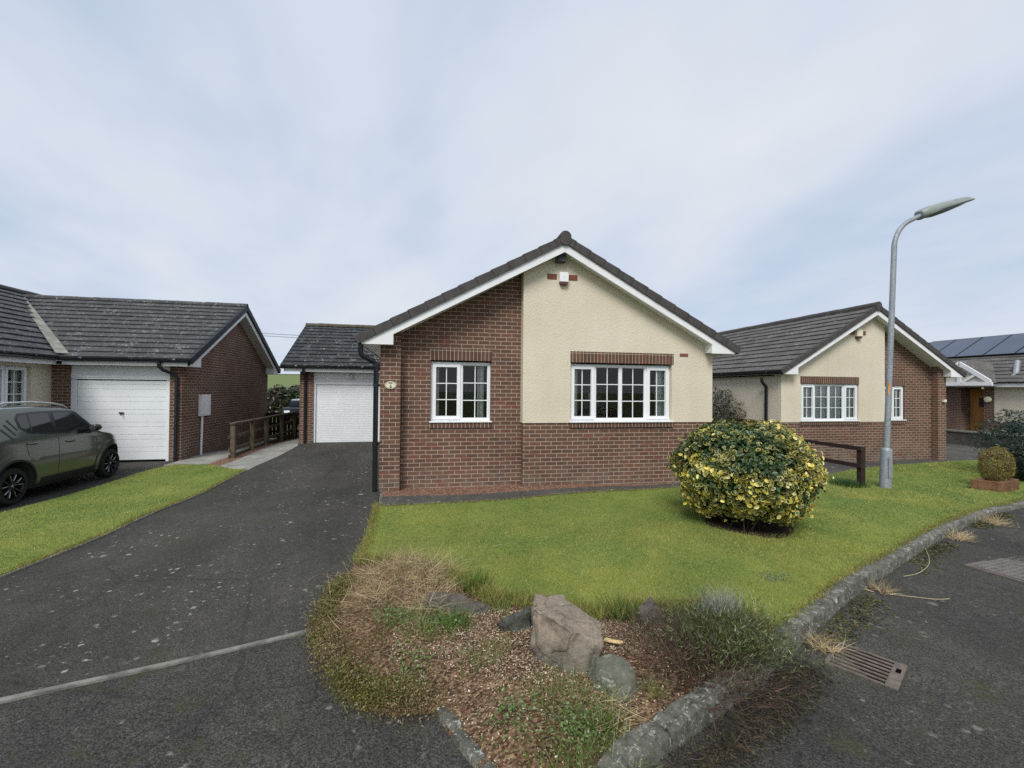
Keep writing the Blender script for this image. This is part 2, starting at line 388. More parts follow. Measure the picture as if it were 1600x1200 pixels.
_tr = GLASS.n('BsdfTransparent'); _tr.inputs[0].default_value = (.90, .93, .92, 1); _gl = GLASS.n('BsdfGlossy'); _gl.inputs['Roughness'].default_value = .02
_fr = GLASS.n('Fresnel'); _fr.inputs['IOR'].default_value = 1.6; _mx = GLASS.n('MixShader')
GLASS.t.links.new(_fr.outputs[0], _mx.inputs[0]); GLASS.t.links.new(_tr.outputs[0], _mx.inputs[1]); GLASS.t.links.new(_gl.outputs[0], _mx.inputs[2]); GLASS.t.links.new(_mx.outputs[0], GLASS.out.inputs[0])
GLASS = GLASS.mat
SOLAR = plain('solar_glass', (.035, .055, .10), .12, .6, var=.15, scale=1)
SOLARF = plain('solar_frame', (.012, .012, .015), .5, .4)
OAK = NT('oak_door'); _o = OAK.coord('Object'); _n = OAK.noise(OAK.mapping(_o, scale=(14, 14, .8)), 1., 5, .6)
OAK = OAK.fin(OAK.ramp(_n, [(.35, (.42, .19, .045)), (.65, (.58, .28, .075))]), .5, .4)
LEAD = plain('lead_valley', (.21, .22, .19), .85, .2, var=.35, scale=5)

# ------------------------------------------------------------------ terrain
CP = np.array([(-1,8,.19),(2.5,8,.19),(6,8,.19),(-1,14,.2),(6,16,.2),(2.5,20,.2),(-3.5,15.6,.19),(-2,15.6,.19),(-2.5,11,.17),(-3,8,.1),(-4.5,15.8,.12),
(-6,12.9,.08),(-9,12.9,.08),(-12,13,.05),(-6,16.5,-.05),(-6,20,-.08),(-8,10,0),(-8.2,7.5,0),(-12,6,0),(-5,9,.03),(-4,5.5,.02),(-2,4,.02),(0,2,0),(-4,2,0),(3,1.5,-.02),(4,2.6,-.04),(6,4,-.06),(-1,5.5,.08),(1.5,5.5,.12),(3.5,6,.13),(5.5,6.5,.09),(.3,3.6,.05),(1.2,3.2,.05),
(8,8.5,.03),(9,7,0),(9.5,10.6,-.05),(12,9.5,-.08),(14,11,-.1),(14,7,-.12),(11,5.5,-.1),(18,16,-.1),(12,20,0),(0,-4,0),(8,-4,-.1),(-8,-4,0),(20,5,-.2),(-20,10,0),(-20,25,0),(20,25,-.1),(0,30,.1)], float)
def terr(x, y):
    x = np.asarray(x, float); y = np.asarray(y, float)
    d2 = (CP[:, 0] - x[..., None]) ** 2 + (CP[:, 1] - y[..., None]) ** 2
    w = 1 / (d2 + .5) ** 2
    return (w * CP[:, 2]).sum(-1) / w.sum(-1)
def tz(x, y): return float(terr(x, y))
def smooth01(t): t = np.clip(t, 0, 1); return t * t * (3 - 2 * t)

def in_poly(px, py, poly):
    px = np.asarray(px); py = np.asarray(py); c = np.zeros(px.shape, bool); n = len(poly)
    for i in range(n):
        x0, y0 = poly[i]; x1, y1 = poly[(i + 1) % n]
        if y0 == y1: continue
        c ^= ((y0 > py) != (y1 > py)) & (px < (x1 - x0) * (py - y0) / (y1 - y0) + x0)
    return c

def drape(name, poly, mat, dz, step=.4, skirt=.15, zfun=None, kind='structure', label=None, cat=None):
    bm = bmesh.new(); bm.faces.new([bm.verts.new((p[0], p[1], 0)) for p in poly])
    xs = [p[0] for p in poly]; ys = [p[1] for p in poly]
    a = math.floor(min(xs) / step) * step
    while a < max(xs):
        bmesh.ops.bisect_plane(bm, geom=bm.verts[:] + bm.edges[:] + bm.faces[:], plane_co=(a, 0, 0), plane_no=(1, 0, 0), dist=1e-5); a += step
    a = math.floor(min(ys) / step) * step
    while a < max(ys):
        bmesh.ops.bisect_plane(bm, geom=bm.verts[:] + bm.edges[:] + bm.faces[:], plane_co=(0, a, 0), plane_no=(0, 1, 0), dist=1e-5); a += step
    if skirt:
        be = [e for e in bm.edges if len(e.link_faces) == 1]
        r = bmesh.ops.extrude_edge_only(bm, edges=be)
        ext = {g for g in r['geom'] if isinstance(g, bmesh.types.BMVert)}
    else: ext = set()
    for v in bm.verts:
        z = (zfun or (lambda x, y: tz(x, y) + dz))(v.co.x, v.co.y)
        v.co.z = z - (skirt if v in ext else 0)
    bmesh.ops.triangulate(bm, faces=[f for f in bm.faces if len(f.verts) > 4])
    bmesh.ops.recalc_face_normals(bm, faces=bm.faces)
    me = bpy.data.meshes.new(name); bm.to_mesh(me); bm.free(); me.materials.append(mat)
    o = bpy.data.objects.new(name, me); COL.objects.link(o); tag(o, label, cat, None, kind)
    me.polygons.foreach_set('use_smooth', [True] * len(me.polygons)); me.set_sharp_from_angle(angle=R(40))
    return o

# far fields: one sheet reaching the horizon, rising to a low crest behind the houses
def far_z(x, y):
    hill = 8.0 * smooth01((y - 45) / 190.) - 3.0 * smooth01((y - 240) / 200.)
    return -.35 + hill + .5 * np.sin(x * .013 + 1.) * smooth01((y - 60) / 120.)
xs = np.unique(np.concatenate([np.linspace(-900, 900, 61), np.linspace(-60, 60, 41)])); ys = np.unique(np.concatenate([np.linspace(-300, 900, 61), np.linspace(-20, 260, 71)]))
X, Y = np.meshgrid(xs, ys); V = np.stack([X.ravel(), Y.ravel(), far_z(X, Y).ravel()], 1); nx = len(xs)
F = [(j * nx + i, j * nx + i + 1, (j + 1) * nx + i + 1, (j + 1) * nx + i) for j in range(len(ys) - 1) for i in range(nx - 1)]
tag(raw_mesh('ground', V, F, FIELD), 'green fields rising gently behind the bungalows', None, None, 'structure')
xs = np.linspace(-400, 400, 41); ys = np.linspace(214, 330, 13)
X, Y = np.meshgrid(xs, ys); V = np.stack([X.ravel(), Y.ravel(), far_z(X, Y).ravel() + .25], 1); nx = len(xs)
F = [(j * nx + i, j * nx + i + 1, (j + 1) * nx + i + 1, (j + 1) * nx + i) for j in range(len(ys) - 1) for i in range(nx - 1)]
tag(raw_mesh('distant_field', V, F, FIELD2), 'pale stubble field along the crest', None, None, 'structure')

KERB_IN = [(.62,1.9),(.92,2.2),(1.05,2.3),(1.39,2.44),(1.8,2.62),(2.33,2.88),(2.99,3.27),(3.6,3.58),(4.85,4.2),(6.37,4.85),(7.9,5.42),(9.9,6.15),(11.45,6.6),(14,7.2),(18,7.9),(27,8.6)]
def road_z(x, y):
    return tz(x, y) - (.055 - .035 * float(smooth01((x - 5) / 6))) * float(smooth01((x - .2) / 1.2)) - .004
drape('road', [(-14,-8),(30,-8),(30,10),(-14,10)], TARMAC_R, 0, .6, .1, road_z)
LAWN_MAIN = [(-.6,7.06),(-.62,7.0),(-.64,6),(-.67,5.1),(-.25,5.0),(.28,4.6),(.65,4.02),(1.07,3.82),(1.5,3.58),(1.88,3.62),(2.45,3.55),(2.86,3.29)] + KERB_IN[6:] + [(27,11),(18.9,10.86),(16,10.73),(13.3,10.4),(11.1,9.85),(9.35,8.94),(7.9,8.35),(6.4,8.1),(4.8,7.66),(1.75,7.20),(.44,7.16)]
def lawn_h(x, y): return tz(x, y) + .045
drape('lawn', LAWN_MAIN, LAWN, .045, .3, .16)
DRIVE = [(-5.6,3.15 - .62),(-2.57,3.39),(-.85,3.87),(-.85,4.3),(-.79,4.7),(-.69,5.08),(-.662,6),(-.66,7.25),(-.70,7.9),(-.70,15.7),(-4.0,15.7),(-3.75,14.8),(-3.77,10.9),(-3.86,9.8),(-3.85,8.55),(-3.95,7.1),(-4.1,6.2),(-4.19,5.5),(-4.4,4.7),(-5.0,3.7)]
drape('driveway', DRIVE, TARMAC, .006, .4, .1)
LAWN_SIDE = [(-5.3,3.6),(-4.43,4.7),(-4.22,5.5),(-4.13,6.2),(-3.98,7.1),(-3.88,8.55),(-3.89,9.8),(-3.80,10.85),(-4.2,11.15),(-4.87,11.95),(-5.42,12.15),(-5.83,12.2),(-6.02,11.7),(-6.1,10.9),(-6.12,9.3),(-6.25,8.3),(-6.4,7),(-6.6,5),(-6.6,3.6)]
drape('lawn_verge', LAWN_SIDE, LAWN, .03, .3, .1)
drape('neighbour_driveway', [(-16,3),(-3.9,3),(-3.9,13.05),(-16,13.05)], TARMAC, -.012, .6, .1)
drape('concrete_path', [(-4.72,11.25),(-4.2,11.2),(-3.76,10.95),(-3.76,14.9),(-3.95,15.7),(-3.95,27),(-4.72,27)], CONC, .016, .5, .1)
drape('side_path', [(-6.1,12.25),(-5.4,12.2),(-5.05,12.4),(-5.05,27),(-6.1,27)], CONC, .008, .5, .1)
drape('gravel_strip', [(-5.1,12.0),(-4.7,11.6),(-4.7,27),(-5.1,27)], GRAVEL, .02, .5, .1)
drape('gravel_bed', [(-.66,7.5),(1.8,7.5),(4.8,7.85),(5.9,8.0),(5.9,8.4),(-.66,8.4)], GRAVEL, .006, .4, .1)
drape('house_path', [(-.63,7.0),(.44,7.1),(1.75,7.15),(4.8,7.6),(7.5,8.0),(7.5,8.28),(4.8,8.0),(1.8,7.70),(-.63,7.66)], TARMAC_P, .03, .4, .1)
drape('neighbour_path', [(5.8,8.2),(7.9,8.3),(9.35,8.9),(11.1,9.8),(13.3,10.35),(16,10.7),(18.9,10.8),(27,10.9),(27,24),(5.8,24)], TARMAC_P, .012, .6, .1)
BED = [(-.67,5.1),(-.79,4.7),(-.85,4.3),(-.83,3.87),(-.7,3.46),(-.5,3.05),(-.36,2.89),(-.13,2.8),(.1,2.78),(.2,2.55),(.4,2.2),(.5,1.9),(.62,1.9),(.92,2.2),(1.05,2.3),(1.39,2.44),(1.8,2.62),(2.33,2.88),(2.99,3.27),(2.86,3.29),(2.45,3.55),(1.88,3.62),(1.5,3.58),(1.07,3.82),(.65,4.02),(.28,4.6),(-.25,5.0)]
def seg_dist(x, y, poly):
    d = 1e9
    for i in range(len(poly)):
        a = np.array(poly[i]); b = np.array(poly[(i + 1) % len(poly)]); p = np.array((x, y)); ab = b - a
        t = np.clip(np.dot(p - a, ab) / np.dot(ab, ab), 0, 1); d = min(d, np.linalg.norm(a + t * ab - p))
    return d
def bed_h(x, y):
    d = seg_dist(x, y, BED)
    return tz(x, y) + .02 + .07 * float(smooth01(d / .45)) + .015 * math.sin(x * 9 + y * 4) * math.sin(y * 11 - x * 3) * min(1, d * 5)
drape('soil_bed', BED, SOIL, 0, .12, .1, bed_h)
BSOIL = plain('shade_dark_soil', (.035, .026, .018), .95, .1, var=.5, scale=25, bump=.8)  # bare soil, its colour darkened to carry the shade under the bush
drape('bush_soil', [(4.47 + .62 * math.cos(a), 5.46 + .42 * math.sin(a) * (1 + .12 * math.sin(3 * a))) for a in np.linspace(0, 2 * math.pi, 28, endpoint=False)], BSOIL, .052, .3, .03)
# concrete joint between drive and road, and the flush edging of drive and lawns
JOINT = plain('old_concrete_joint', (.17, .17, .15), .9, .2, var=.45, scale=9, bump=.5)
def ribbon(name, pts, w, mat, dz, h=.06, zf=None):
    mb = MB(); L = []
    for i, p in enumerate(pts):
        a = Vector(pts[max(i - 1, 0)]); b = Vector(pts[min(i + 1, len(pts) - 1)]); t = (b - a).normalized(); n = Vector((-t.y, t.x))
        z = (zf or tz)(p[0], p[1]) + dz; q = Vector(p)
        L.append([(*(q - n * w / 2), z), (*(q + n * w / 2), z)])
    P = []
    for (a, b) in L: P += [(a[0], a[1], a[2] - h), a, b, (b[0], b[1], b[2] - h)]
    fs = []
    for i in range(len(L) - 1):
        for k in range(3): fs.append((i * 4 + k, i * 4 + k + 1, (i + 1) * 4 + k + 1, (i + 1) * 4 + k))
    fs += [(0, 1, 2, 3), tuple((len(L) - 1) * 4 + k for k in (3, 2, 1, 0))]
    mb.add(P, fs); o = mb.build(name, mat); tag(o, None, None, None, 'structure'); return o
def lin(a, b, n): return [(a[0] + (b[0] - a[0]) * i / n, a[1] + (b[1] - a[1]) * i / n) for i in range(n + 1)]
def dense(poly, step=.25):
    out = []
    for i in range(len(poly) - 1):
        L = math.dist(poly[i], poly[i + 1]); out += lin(poly[i], poly[i + 1], max(1, int(L / step)))[:-1]
    return out + [poly[-1]]
ribbon('drive_joint_kerb', dense([(-5.7,2.50),(-2.57,3.385),(-.83,3.875)], .2), .046, JOINT, .012)
ribbon('lawn_edging', dense([(-.655,5.1),(-.63,6),(-.625,7.25),(-.66,7.9)], .25), .05, KERBM, .035)
ribbon('verge_edging', dense([(-4.46,4.7),(-4.22,5.5),(-4.13,6.2),(-3.98,7.1),(-3.88,8.55),(-3.89,9.8),(-3.79,10.85)], .25), .05, CONC, .022)

# kerb of separate stones
mb = MB()
pl = dense(KERB_IN, .05); acc = 0; stones = []; cur = [pl[0]]
for i in range(1, len(pl)):
    cur.append(pl[i]); acc += math.dist(pl[i], pl[i - 1])
    if acc > .88: stones.append(cur); cur = [pl[i]]; acc = 0
if len(cur) > 3: stones.append(cur)
for st in stones:
    n = len(st); jit = random.uniform(-.008, .008); tz_ = random.uniform(-.006, .006); rows = []
    for i, p in enumerate(st):
        a = Vector(st[max(i - 1, 0)]); b = Vector(st[min(i + 1, n - 1)]); t = (b - a).normalized(); nn = Vector((t.y, -t.x))
        q = Vector(p) + t * ((.008 if i == 0 else 0) - (.008 if i == n - 1 else 0)) + nn * jit
        zt = tz(*p) + .058 - .022 * float(smooth01((p[0] - 5) / 6)) + tz_; zb = road_z(*p) - .06
        e = .02 if i in (0, n - 1) else 0
        prof = [(-.02, zb), (-.02, zt - .02 - e * .5), (.0, zt - e), (.05, zt + .003 - e), (.100, zt + .001 - e), (.120, zt - .012 - e * .5), (.129, zt - .05), (.136, zb)]
        rows.append([(q.x + nn.x * u + random.gauss(0, .0025), q.y + nn.y * u + random.gauss(0, .0025), z + random.gauss(0, .005)) for u, z in prof])
    m = len(rows[0]); P = [p for r_ in rows for p in r_]
    fs = [(i * m + k, i * m + k + 1, (i + 1) * m + k + 1, (i + 1) * m + k) for i in range(n - 1) for k in range(m - 1)]
    fs += [tuple(range(m)), tuple((n - 1) * m + k for k in range(m))[::-1]]
    mb.add(P, fs)
tag(mb.build('kerb', KERBM, smooth=True), 'weathered stone kerb curving along the front lawn', None, None, 'structure')

# ------------------------------------------------------------------ house parts
def tiled_slope(mb, O, e, s, L, S, gauge=.33, jit=.004, clipfun=None):
    """courses of lapped tiles: O eave corner, e along the eave, s up the slope"""
    O = Vector(O); e = Vector(e).normalized(); s = Vector(s).normalized(); n = e.cross(s).normalized()
    if n.z < 0: n = -n
    nc = int(math.ceil(S / gauge)); seg = max(2, int(L / .33))
    for c in range(nc):
        d0 = c * gauge; d1 = min(S, (c + 1) * gauge + .02)
        P = []; 
        off = 0
        for k in range(seg + 1):
            u = L * k / seg; j = random.uniform(-jit, jit); j2 = random.uniform(-jit, jit)
            P += [O + e * u + s * (d0 + j2) + n * (.002), O + e * u + s * (d0 + j2) + n * (.052 + j), O + e * u + s * d1 + n * .016]
        P = [tuple(p) for p in P]; fs = []
        for k in range(seg):
            fs += [(3 * k, 3 * k + 3, 3 * k + 4, 3 * k + 1), (3 * k + 1, 3 * k + 4, 3 * k + 5, 3 * k + 2)]
        fs += [(0, 1, 2), (3 * seg, 3 * seg + 2, 3 * seg + 1)]
        mb.add(P, fs)
    # underside
    P = [tuple(O), tuple(O + e * L), tuple(O + e * L + s * S), tuple(O + s * S)]
    mb.add([tuple(Vector(p) - n * .02) for p in P], [(0, 1, 2, 3)])

def verge_units(mb, a, s, S, w0, w1, gauge=.33, drop=.13, ax='x'):
    """stepped cloaked verge tiles up a rake: a = eave point on the roof plane, s up-slope; w0,w1 = extent across the verge"""
    a = Vector(a); s = Vector(s).normalized(); n = Vector((-s.x * s.z, -s.y * s.z, s.x ** 2 + s.y ** 2)).normalized()
    wv = Vector((0, 1, 0)) if ax == 'y' else Vector((1, 0, 0))
    nc = int(math.ceil(S / gauge))
    for c in range(nc):
        d0 = c * gauge; d1 = min(S, (c + 1) * gauge + .006)
        P = []
        for w in (w0, w1):
            for d, h, lo in ((d0, .048, -drop), (d1, .034, -drop + .004)):
                P += [a + s * d + n * h + wv * w, a + s * d + n * lo + wv * w]
        mb.add([tuple(p) for p in P], [(0, 1, 3, 2), (4, 6, 7, 5), (0, 2, 6, 4), (1, 5, 7, 3), (0, 4, 5, 1), (2, 3, 7, 6)])

def ridge_row(mb, a, b, r=.125, L=.45, drop=.03):
    a = Vector(a); b = Vector(b); t = (b - a).normalized(); side = Vector((-t.y, t.x, 0)); n = int((b - a).length / L) + 1
    for i in range(n):
        p = a + t * (i * L); q = a + t * min((i + 1) * L + .004, (b - a).length)
        if (q - p).length < .02: continue
        ring = []
        z = random.uniform(-.005, .005)
        for pt, rr in ((p, r), (q, r * .965)):
            for k in range(11):
                an = math.pi * (k / 10); ring.append(tuple(pt + side * math.cos(an) * rr + Vector((0, 0, math.sin(an) * rr - drop + z))))
        fs = [(k, k + 1, 12 + k, 11 + k) for k in range(10)] + [tuple(range(11))[::-1], tuple(range(11, 22))]
        mb.add(ring, fs)

def make_window(parent, P0, ex, nrm, w, h, lights, name='window', curtains=None, blinds=False, handle=False, rows=3, label=None):
    """P0 bottom-left corner of the frame's front face; lights = [(width share, casement?)]; nrm points outside"""
    P0 = Vector(P0); ex = Vector(ex); nrm = Vector(nrm)
    T = lambda p: tuple(P0 + ex * p[0] + nrm * p[1] + Vector((0, 0, p[2])))
    fr = MB(T); pane = MB(T); cur = MB(T); bl = MB(T); fw = .045
    fr.box((0, -.06, 0), (w, 0, fw)); fr.box((0, -.06, h - fw), (w, 0, h)); fr.box((0, -.06, fw), (fw, 0, h - fw)); fr.box((w - fw, -.06, fw), (w, 0, h - fw))
    tot = sum(l[0] for l in lights); x = fw; inner = w - 2 * fw - .05 * (len(lights) - 1)
    for i, (sh, case) in enumerate(lights):
        lw = inner * sh / tot; x1 = x + lw
        a0, a1, b0, b1 = x, x1, fw, h - fw
        if case:
            sw = .05; d0, d1 = .002, .022
            fr.box((a0 - .012, d0 - .05, b0 - .012), (a1 + .012, d1, b0 + sw)); fr.box((a0 - .012, d0 - .05, b1 - sw), (a1 + .012, d1, b1 + .012))
            fr.box((a0 - .012, d0 - .05, b0 + sw), (a0 + sw, d1, b1 - sw)); fr.box((a1 - sw, d0 - .05, b0 + sw), (a1 + .012, d1, b1 - sw))
            fr.box((a0 + .05, d1 - .004, b1 + .016), (a1 - .05, d1 + .012, b1 + .03))
            a0 += sw; a1 -= sw; b0 += sw; b1 -= sw
        else:
            bd = .014
            fr.box((a0, -.055, b0), (a1, -.012, b0 + bd)); fr.box((a0, -.055, b1 - bd), (a1, -.012, b1)); fr.box((a0, -.055, b0 + bd), (a0 + bd, -.012, b1 - bd)); fr.box((a1 - bd, -.055, b0 + bd), (a1, -.012, b1 - bd))
            a0 += bd; a1 -= bd; b0 += bd; b1 -= bd
        pane.add([(a0, -.03, b0), (a1, -.03, b0), (a1, -.03, b1), (a0, -.03, b1)], [(0, 1, 2, 3)])
        g = .0085; m = (a0 + a1) / 2
        fr.box((m - g, -.038, b0), (m + g, -.02, b1))
        for k in range(1, rows):
            z = b0 + (b1 - b0) * k / rows
            fr.box((a0, -.037, z - g), (m - g, -.021, z + g)); fr.box((m + g, -.037, z - g), (a1, -.021, z + g))
        if i < len(lights) - 1: fr.box((x1, -.06, fw), (x1 + .05, 0, h - fw))
        x = x1 + .05
    f = fr.build(name, WHITE, parent, label=label)
    pane.build('pane', GLASS, f, recalc=False)
    if curtains:
        for (c0, c1) in curtains:
            n = 40; P = []; cur = MB(T)
            for k in range(n + 1):
                u = c0 + (c1 - c0) * k / n; d = -.13 + .025 * math.sin(u * 95 + 1) + .008 * math.sin(u * 33)
                P += [(u, d, .03), (u, d, h + .05)]
            cur.add(P, [(2 * k, 2 * k + 2, 2 * k + 3, 2 * k + 1) for k in range(n)])
            cur.build('curtain', CURTAIN, f, smooth=True, recalc=False)
    if blinds:
        z = .02
        while z < h - .02:
            bl.add([(.03, -.066, z), (w - .03, -.066, z), (w - .03, -.084, z + .038), (.03, -.084, z + .038)], [(0, 1, 2, 3)]); z += .042
        bl.build('blind', BLIND, f, recalc=False)
    if handle:
        hb = MB(T); hb.tube([(handle, -.075, h * .38), (handle, -.085, h * .40), (handle, -.085, h * .50)], .009, 8)
        hb.build('handle', WHITE, f)
    return f

def room_box(parent, x0, x1, y0, y1, z0, z1, T):
    mb = MB(T)
    mb.add([(x0,y0,z0),(x1,y0,z0),(x1,y1,z0),(x0,y1,z0),(x0,y0,z1),(x1,y0,z1),(x1,y1,z1),(x0,y1,z1)], [(4,5,6,7),(1,2,6,5),(2,3,7,6),(3,0,4,7)], 0)
    mb.add([(x0,y0,z0),(x1,y0,z0),(x1,y1,z0),(x0,y1,z0)], [(0,1,2,3)], 1)
    # a dark dresser and a door panel so the room is not an empty box
    mb.box((x0 + .5, y1 - .5, z0 + .002), (x0 + 1.5, y1 - .03, z0 + 1.5), 1); mb.box((x1 - 1.1, y1 - .06, z0 + .002), (x1 - .3, y1 - .004, z0 + 2.0), 2)
    return mb.build('room', [PLASTER, CARPET, WHITE_B], parent, recalc=False)

def gutter(mb, a, b, r=.058):
    a = Vector(a); b = Vector(b); t = (b - a).normalized(); side = Vector((t.y, -t.x, 0)); P = []
    for p in (a, b):
        for rr in (r, r - .008):
            for k in range(9):
                an = math.pi + math.pi * k / 8; P.append(tuple(p + side * math.cos(an) * rr + Vector((0, 0, math.sin(an) * rr))))
    f = []
    for k in range(8): f += [(k, k + 1, 19 + k, 18 + k), (9 + k, 27 + k, 28 + k, 10 + k)]
    f += [(0, 18, 27, 9), (8, 17, 35, 26), tuple(range(9)), tuple(range(18, 27))[::-1]]
    mb.add(P, f)
    L = (b - a).length; k = .5
    while k < L:
        p = a + t * k; mb.tube([tuple(p - t * .03), tuple(p + t * .03)], r + .006, 10); k += 2.0

def gable_bungalow(root, T, K):
    """front-gabled bungalow in its own metres: recessed brick part on one side, projecting rendered part on the other.
    K: yA (brick plane), yB (render plane), yV (verge plane), x0 (pier outer), xs (step), x1 (render outer corner), xr ridge, zf floor, length"""
    zf = K['zf']; yA, yB, yV = K['yA'], K['yB'], K['yV']; x0, xs, x1, xr = K['x0'], K['xs'], K['x1'], K['xr']; yend = K['yend']
    ze, hr = zf + 2.64, K['half']; zr = zf + 4.63; sl = (zr - ze) / hr      # tile plane at the eaves tip and ridge
    base = zf - .25; split = zf + 1.18
    def rake(x, drop): return zr - drop - sl * abs(x - xr)
    ww, wc = K['win_brick'], K['win_cream']     # (x0,x1,z0,z1) openings
    # brickwork
    w = MB(T); top = .13
    px1 = x0 + .345
    w.panel([(px1, base), (xs, base), (xs, rake(xs, top)), (px1, rake(px1, top))], [(ww[0], ww[1], ww[2], ww[3])], yA, yA + .28)
    w.prism([(x0, base), (px1, base), (px1, rake(px1, top + .02)), (x0, rake(x0, top + .02))], K['yP'], yA + .28)
    w.panel([(xs, base), (x1, base), (x1, split - .001), (xs, split - .001)], [(wc[0], wc[1], wc[2] + .0, wc[3])] if wc[2] < split else [], yB + .014, yB + .28)
    w.box((xs, yB + .014 + .27, base), (xs + .2, yA + .2, split - .001))
    w.box((x0, yA + .281, base), (x0 + .28, yend, ze - .12)); w.box((x1 - .28, yB + .281, base), (x1, yend, split - .001))
    w.panel([(x0 + .281, base), (x1 - .281, base), (x1 - .281, rake(x1 - .281, top)), (xr, rake(xr, top)), (x0 + .281, rake(x0 + .281, top))], [], yend - .28, yend)
    w.build('brick_wall', K.get('brick', BRICK), root)
    # rendered upper wall
    r_ = MB(T)
    r_.panel([(xs - .015, split), (x1 + .006, split), (x1 + .006, rake(x1, top)), (xr, rake(xr, top)), (xs - .015, rake(xs, top))], [wc], yB, yB + .26)
    r_.box((xs - .015, yB + .261, split), (xs + .2, yA + .27, rake(xs, top) - .02))
    r_.box((x1 - .26, yB + .262, split), (x1 + .006, yend - .3, ze - .12))
    r_.build('rendered_wall', RENDER, root)
    # soldier courses over and brick sills under the windows
    for bx in (((ww[0] - .012, yA - .006, ww[3]), (ww[1] + .012, yA + .09, ww[3] + .216)), ((wc[0] - .005, yB - .012, wc[3]), (wc[1] + .03, yB + .1, wc[3] + .212))):
        so = MB(T); so.box(*bx); so.build('soldier_course', SOLDIER, root)
    for bx in (((ww[0] - .012, yA - .028, ww[2] - .112), (ww[1] + .012, yA + .05, ww[2] - .012)), ((wc[0] - .005, yB - .022, wc[2] - .108), (wc[1] + .03, yB + .06, wc[2] - .012))):
        so = MB(T); so.box(*bx); so.build('brick_sill', SOLDIER, root)
    for q, yy in ((ww, yA), (wc, yB)):
        si = MB(T); si.box((q[0] - .02, yy - .05, q[2] - .011), (q[1] + .02, yy + .12, q[2] + .012)); si.build('window_sill', WHITE, root, bevel=.004)
    # roof
    rf = MB(T); run = hr; S = math.hypot(run, zr - ze); y0 = yV + .005; L = yend + .25 - y0
    tiled_slope(rf, (xr - hr, y0, ze), (0, 1, 0), (hr, 0, zr - ze), L, S)
    tiled_slope(rf, (xr + hr, y0, ze), (0, 1, 0), (-hr, 0, zr - ze), L, S)
    roof = rf.build('roof', K['tile'], root, recalc=False)
    for sg in (-1, 1):
        vg = MB(T); verge_units(vg, (xr + sg * hr, 0, ze), (-sg * hr, 0, zr - ze), S - .06, yV - .035, yV + .10, drop=.10, ax='y'); vg.build('verge_tiles', K['verge'], roof)
    rd = MB(T); rd.lathe([(.112, yV - .048), (.112, yV + .02)], (xr, 0, zr - .04), 'y', 28); ridge_row(rd, (xr, yV - .045, zr + .03), (xr, yend + .2, zr + .02), .112, .45, .03)
    rd.build('ridge_tiles', K['verge'], roof, recalc=False)
    # bargeboards, boxed eaves, soffits
    bb = MB(T)
    for sg in (-1, 1):
        X = lambda d: xr + sg * d
        up, lo = .112, .24
        xo, xi = hr - .10, hr - .62
        bb.prism([(X(0), zr - up), (X(xo), zr - up - sl * xo), (X(xo), ze - .085), (X(xi), ze - .085), (X(xi), zr - lo - sl * xi), (X(0), zr - lo - .03)], yV, yV + .022)
        # box return on the wall side
        wall = x0 if sg < 0 else x1
        wy = (K['yP'] if sg < 0 else yB)
        bb.prism([(X(xi), ze - .085), (X(xi), zr - .2 - sl * xi), (X(xi) + sg * .02, zr - .2 - sl * xi), (X(xi) + sg * .02, ze - .085)], yV + .0225, wy + .0)
        bb.box((min(X(xi) + sg * .0, X(xo)), yV + .023, ze - .084), (max(X(xi), X(xo)), wy, ze - .07))
        # long fascia and soffit down the side
        fx = X(hr - .10)
        bb.box((min(fx, fx - sg * .02), yV + .0232, ze - .09), (max(fx, fx - sg * .02), yend + .2, ze + .05))
        bb.box((min(fx - sg * .021, wall), wy + .001, ze - .086), (max(fx - sg * .021, wall), yend + .2, ze - .072))
    bb.build('bargeboard', WHITE_B, root)
    sf = MB(T)
    for sg in (-1, 1):
        X = lambda d: xr + sg * d
        d1 = hr - .60; t = .225
        sf.add([(X(0), yV + .023, zr - t - .0), (X(d1), yV + .023, zr - t - sl * d1), (X(d1), yA + .02, zr - t - sl * d1), (X(0), yA + .02, zr - t)], [(0, 1, 2, 3)])
    sf.build('soffit', WHITE_B, root, recalc=False)
    for sg in (-1, 1):
        g = MB(T); gutter(g, (xr + sg * (hr - .035), yV + .03, ze - .025), (xr + sg * (hr - .035), yend + .2, ze - .025)); g.build('gutter', BLACKP, root, smooth=True)
    # rooms behind the windows
    room_box(root, px1 + .3, xs - .15, yA + .29, yA + 3.3, zf + .05, zf + 2.5, T); room_box(root, xs + .05, x1 - .3, yB + .285, yB + 3.9, zf + .05, zf + 2.5, T)

def wall_light(root, T, p, r=.05):
    pass

# ------------------------------------------------------------------ MAIN BUNGALOW
ZF = .19
main = thing('bungalow', (2.55, 8.15, ZF), 'nearest bungalow with brick and cream front gable and oval number 2 plaque', 'bungalow')
KM = dict(zf=ZF, yA=8.35, yB=8.15, yV=7.92, yP=8.13, x0=-.725, xs=1.85, x1=5.785, xr=2.56, yend=19.5, half=3.68,
          win_brick=(.145, 1.268, 1.385, 2.522), win_cream=(2.765, 4.885, 1.385, 2.522), tile=TILE_M, verge=VERGE)
ident = None
gable_bungalow(main, ident, KM)
make_window(main, (.15, 8.43, 1.395), (1, 0, 0), (0, -1, 0), 1.113, 1.10, [(1, True), (1, False)], curtains=[(-.02, .16), (.88, 1.0)], label='white two light casement in the recessed brick wall')
make_window(main, (2.77, 8.235, 1.395), (1, 0, 0), (0, -1, 0), 2.11, 1.10, [(.9, True), (1, False), (1, False), (.9, True)], curtains=[(.03, .2), (1.86, 2.12)], handle=.43, label='wide white four light casement in the cream wall')
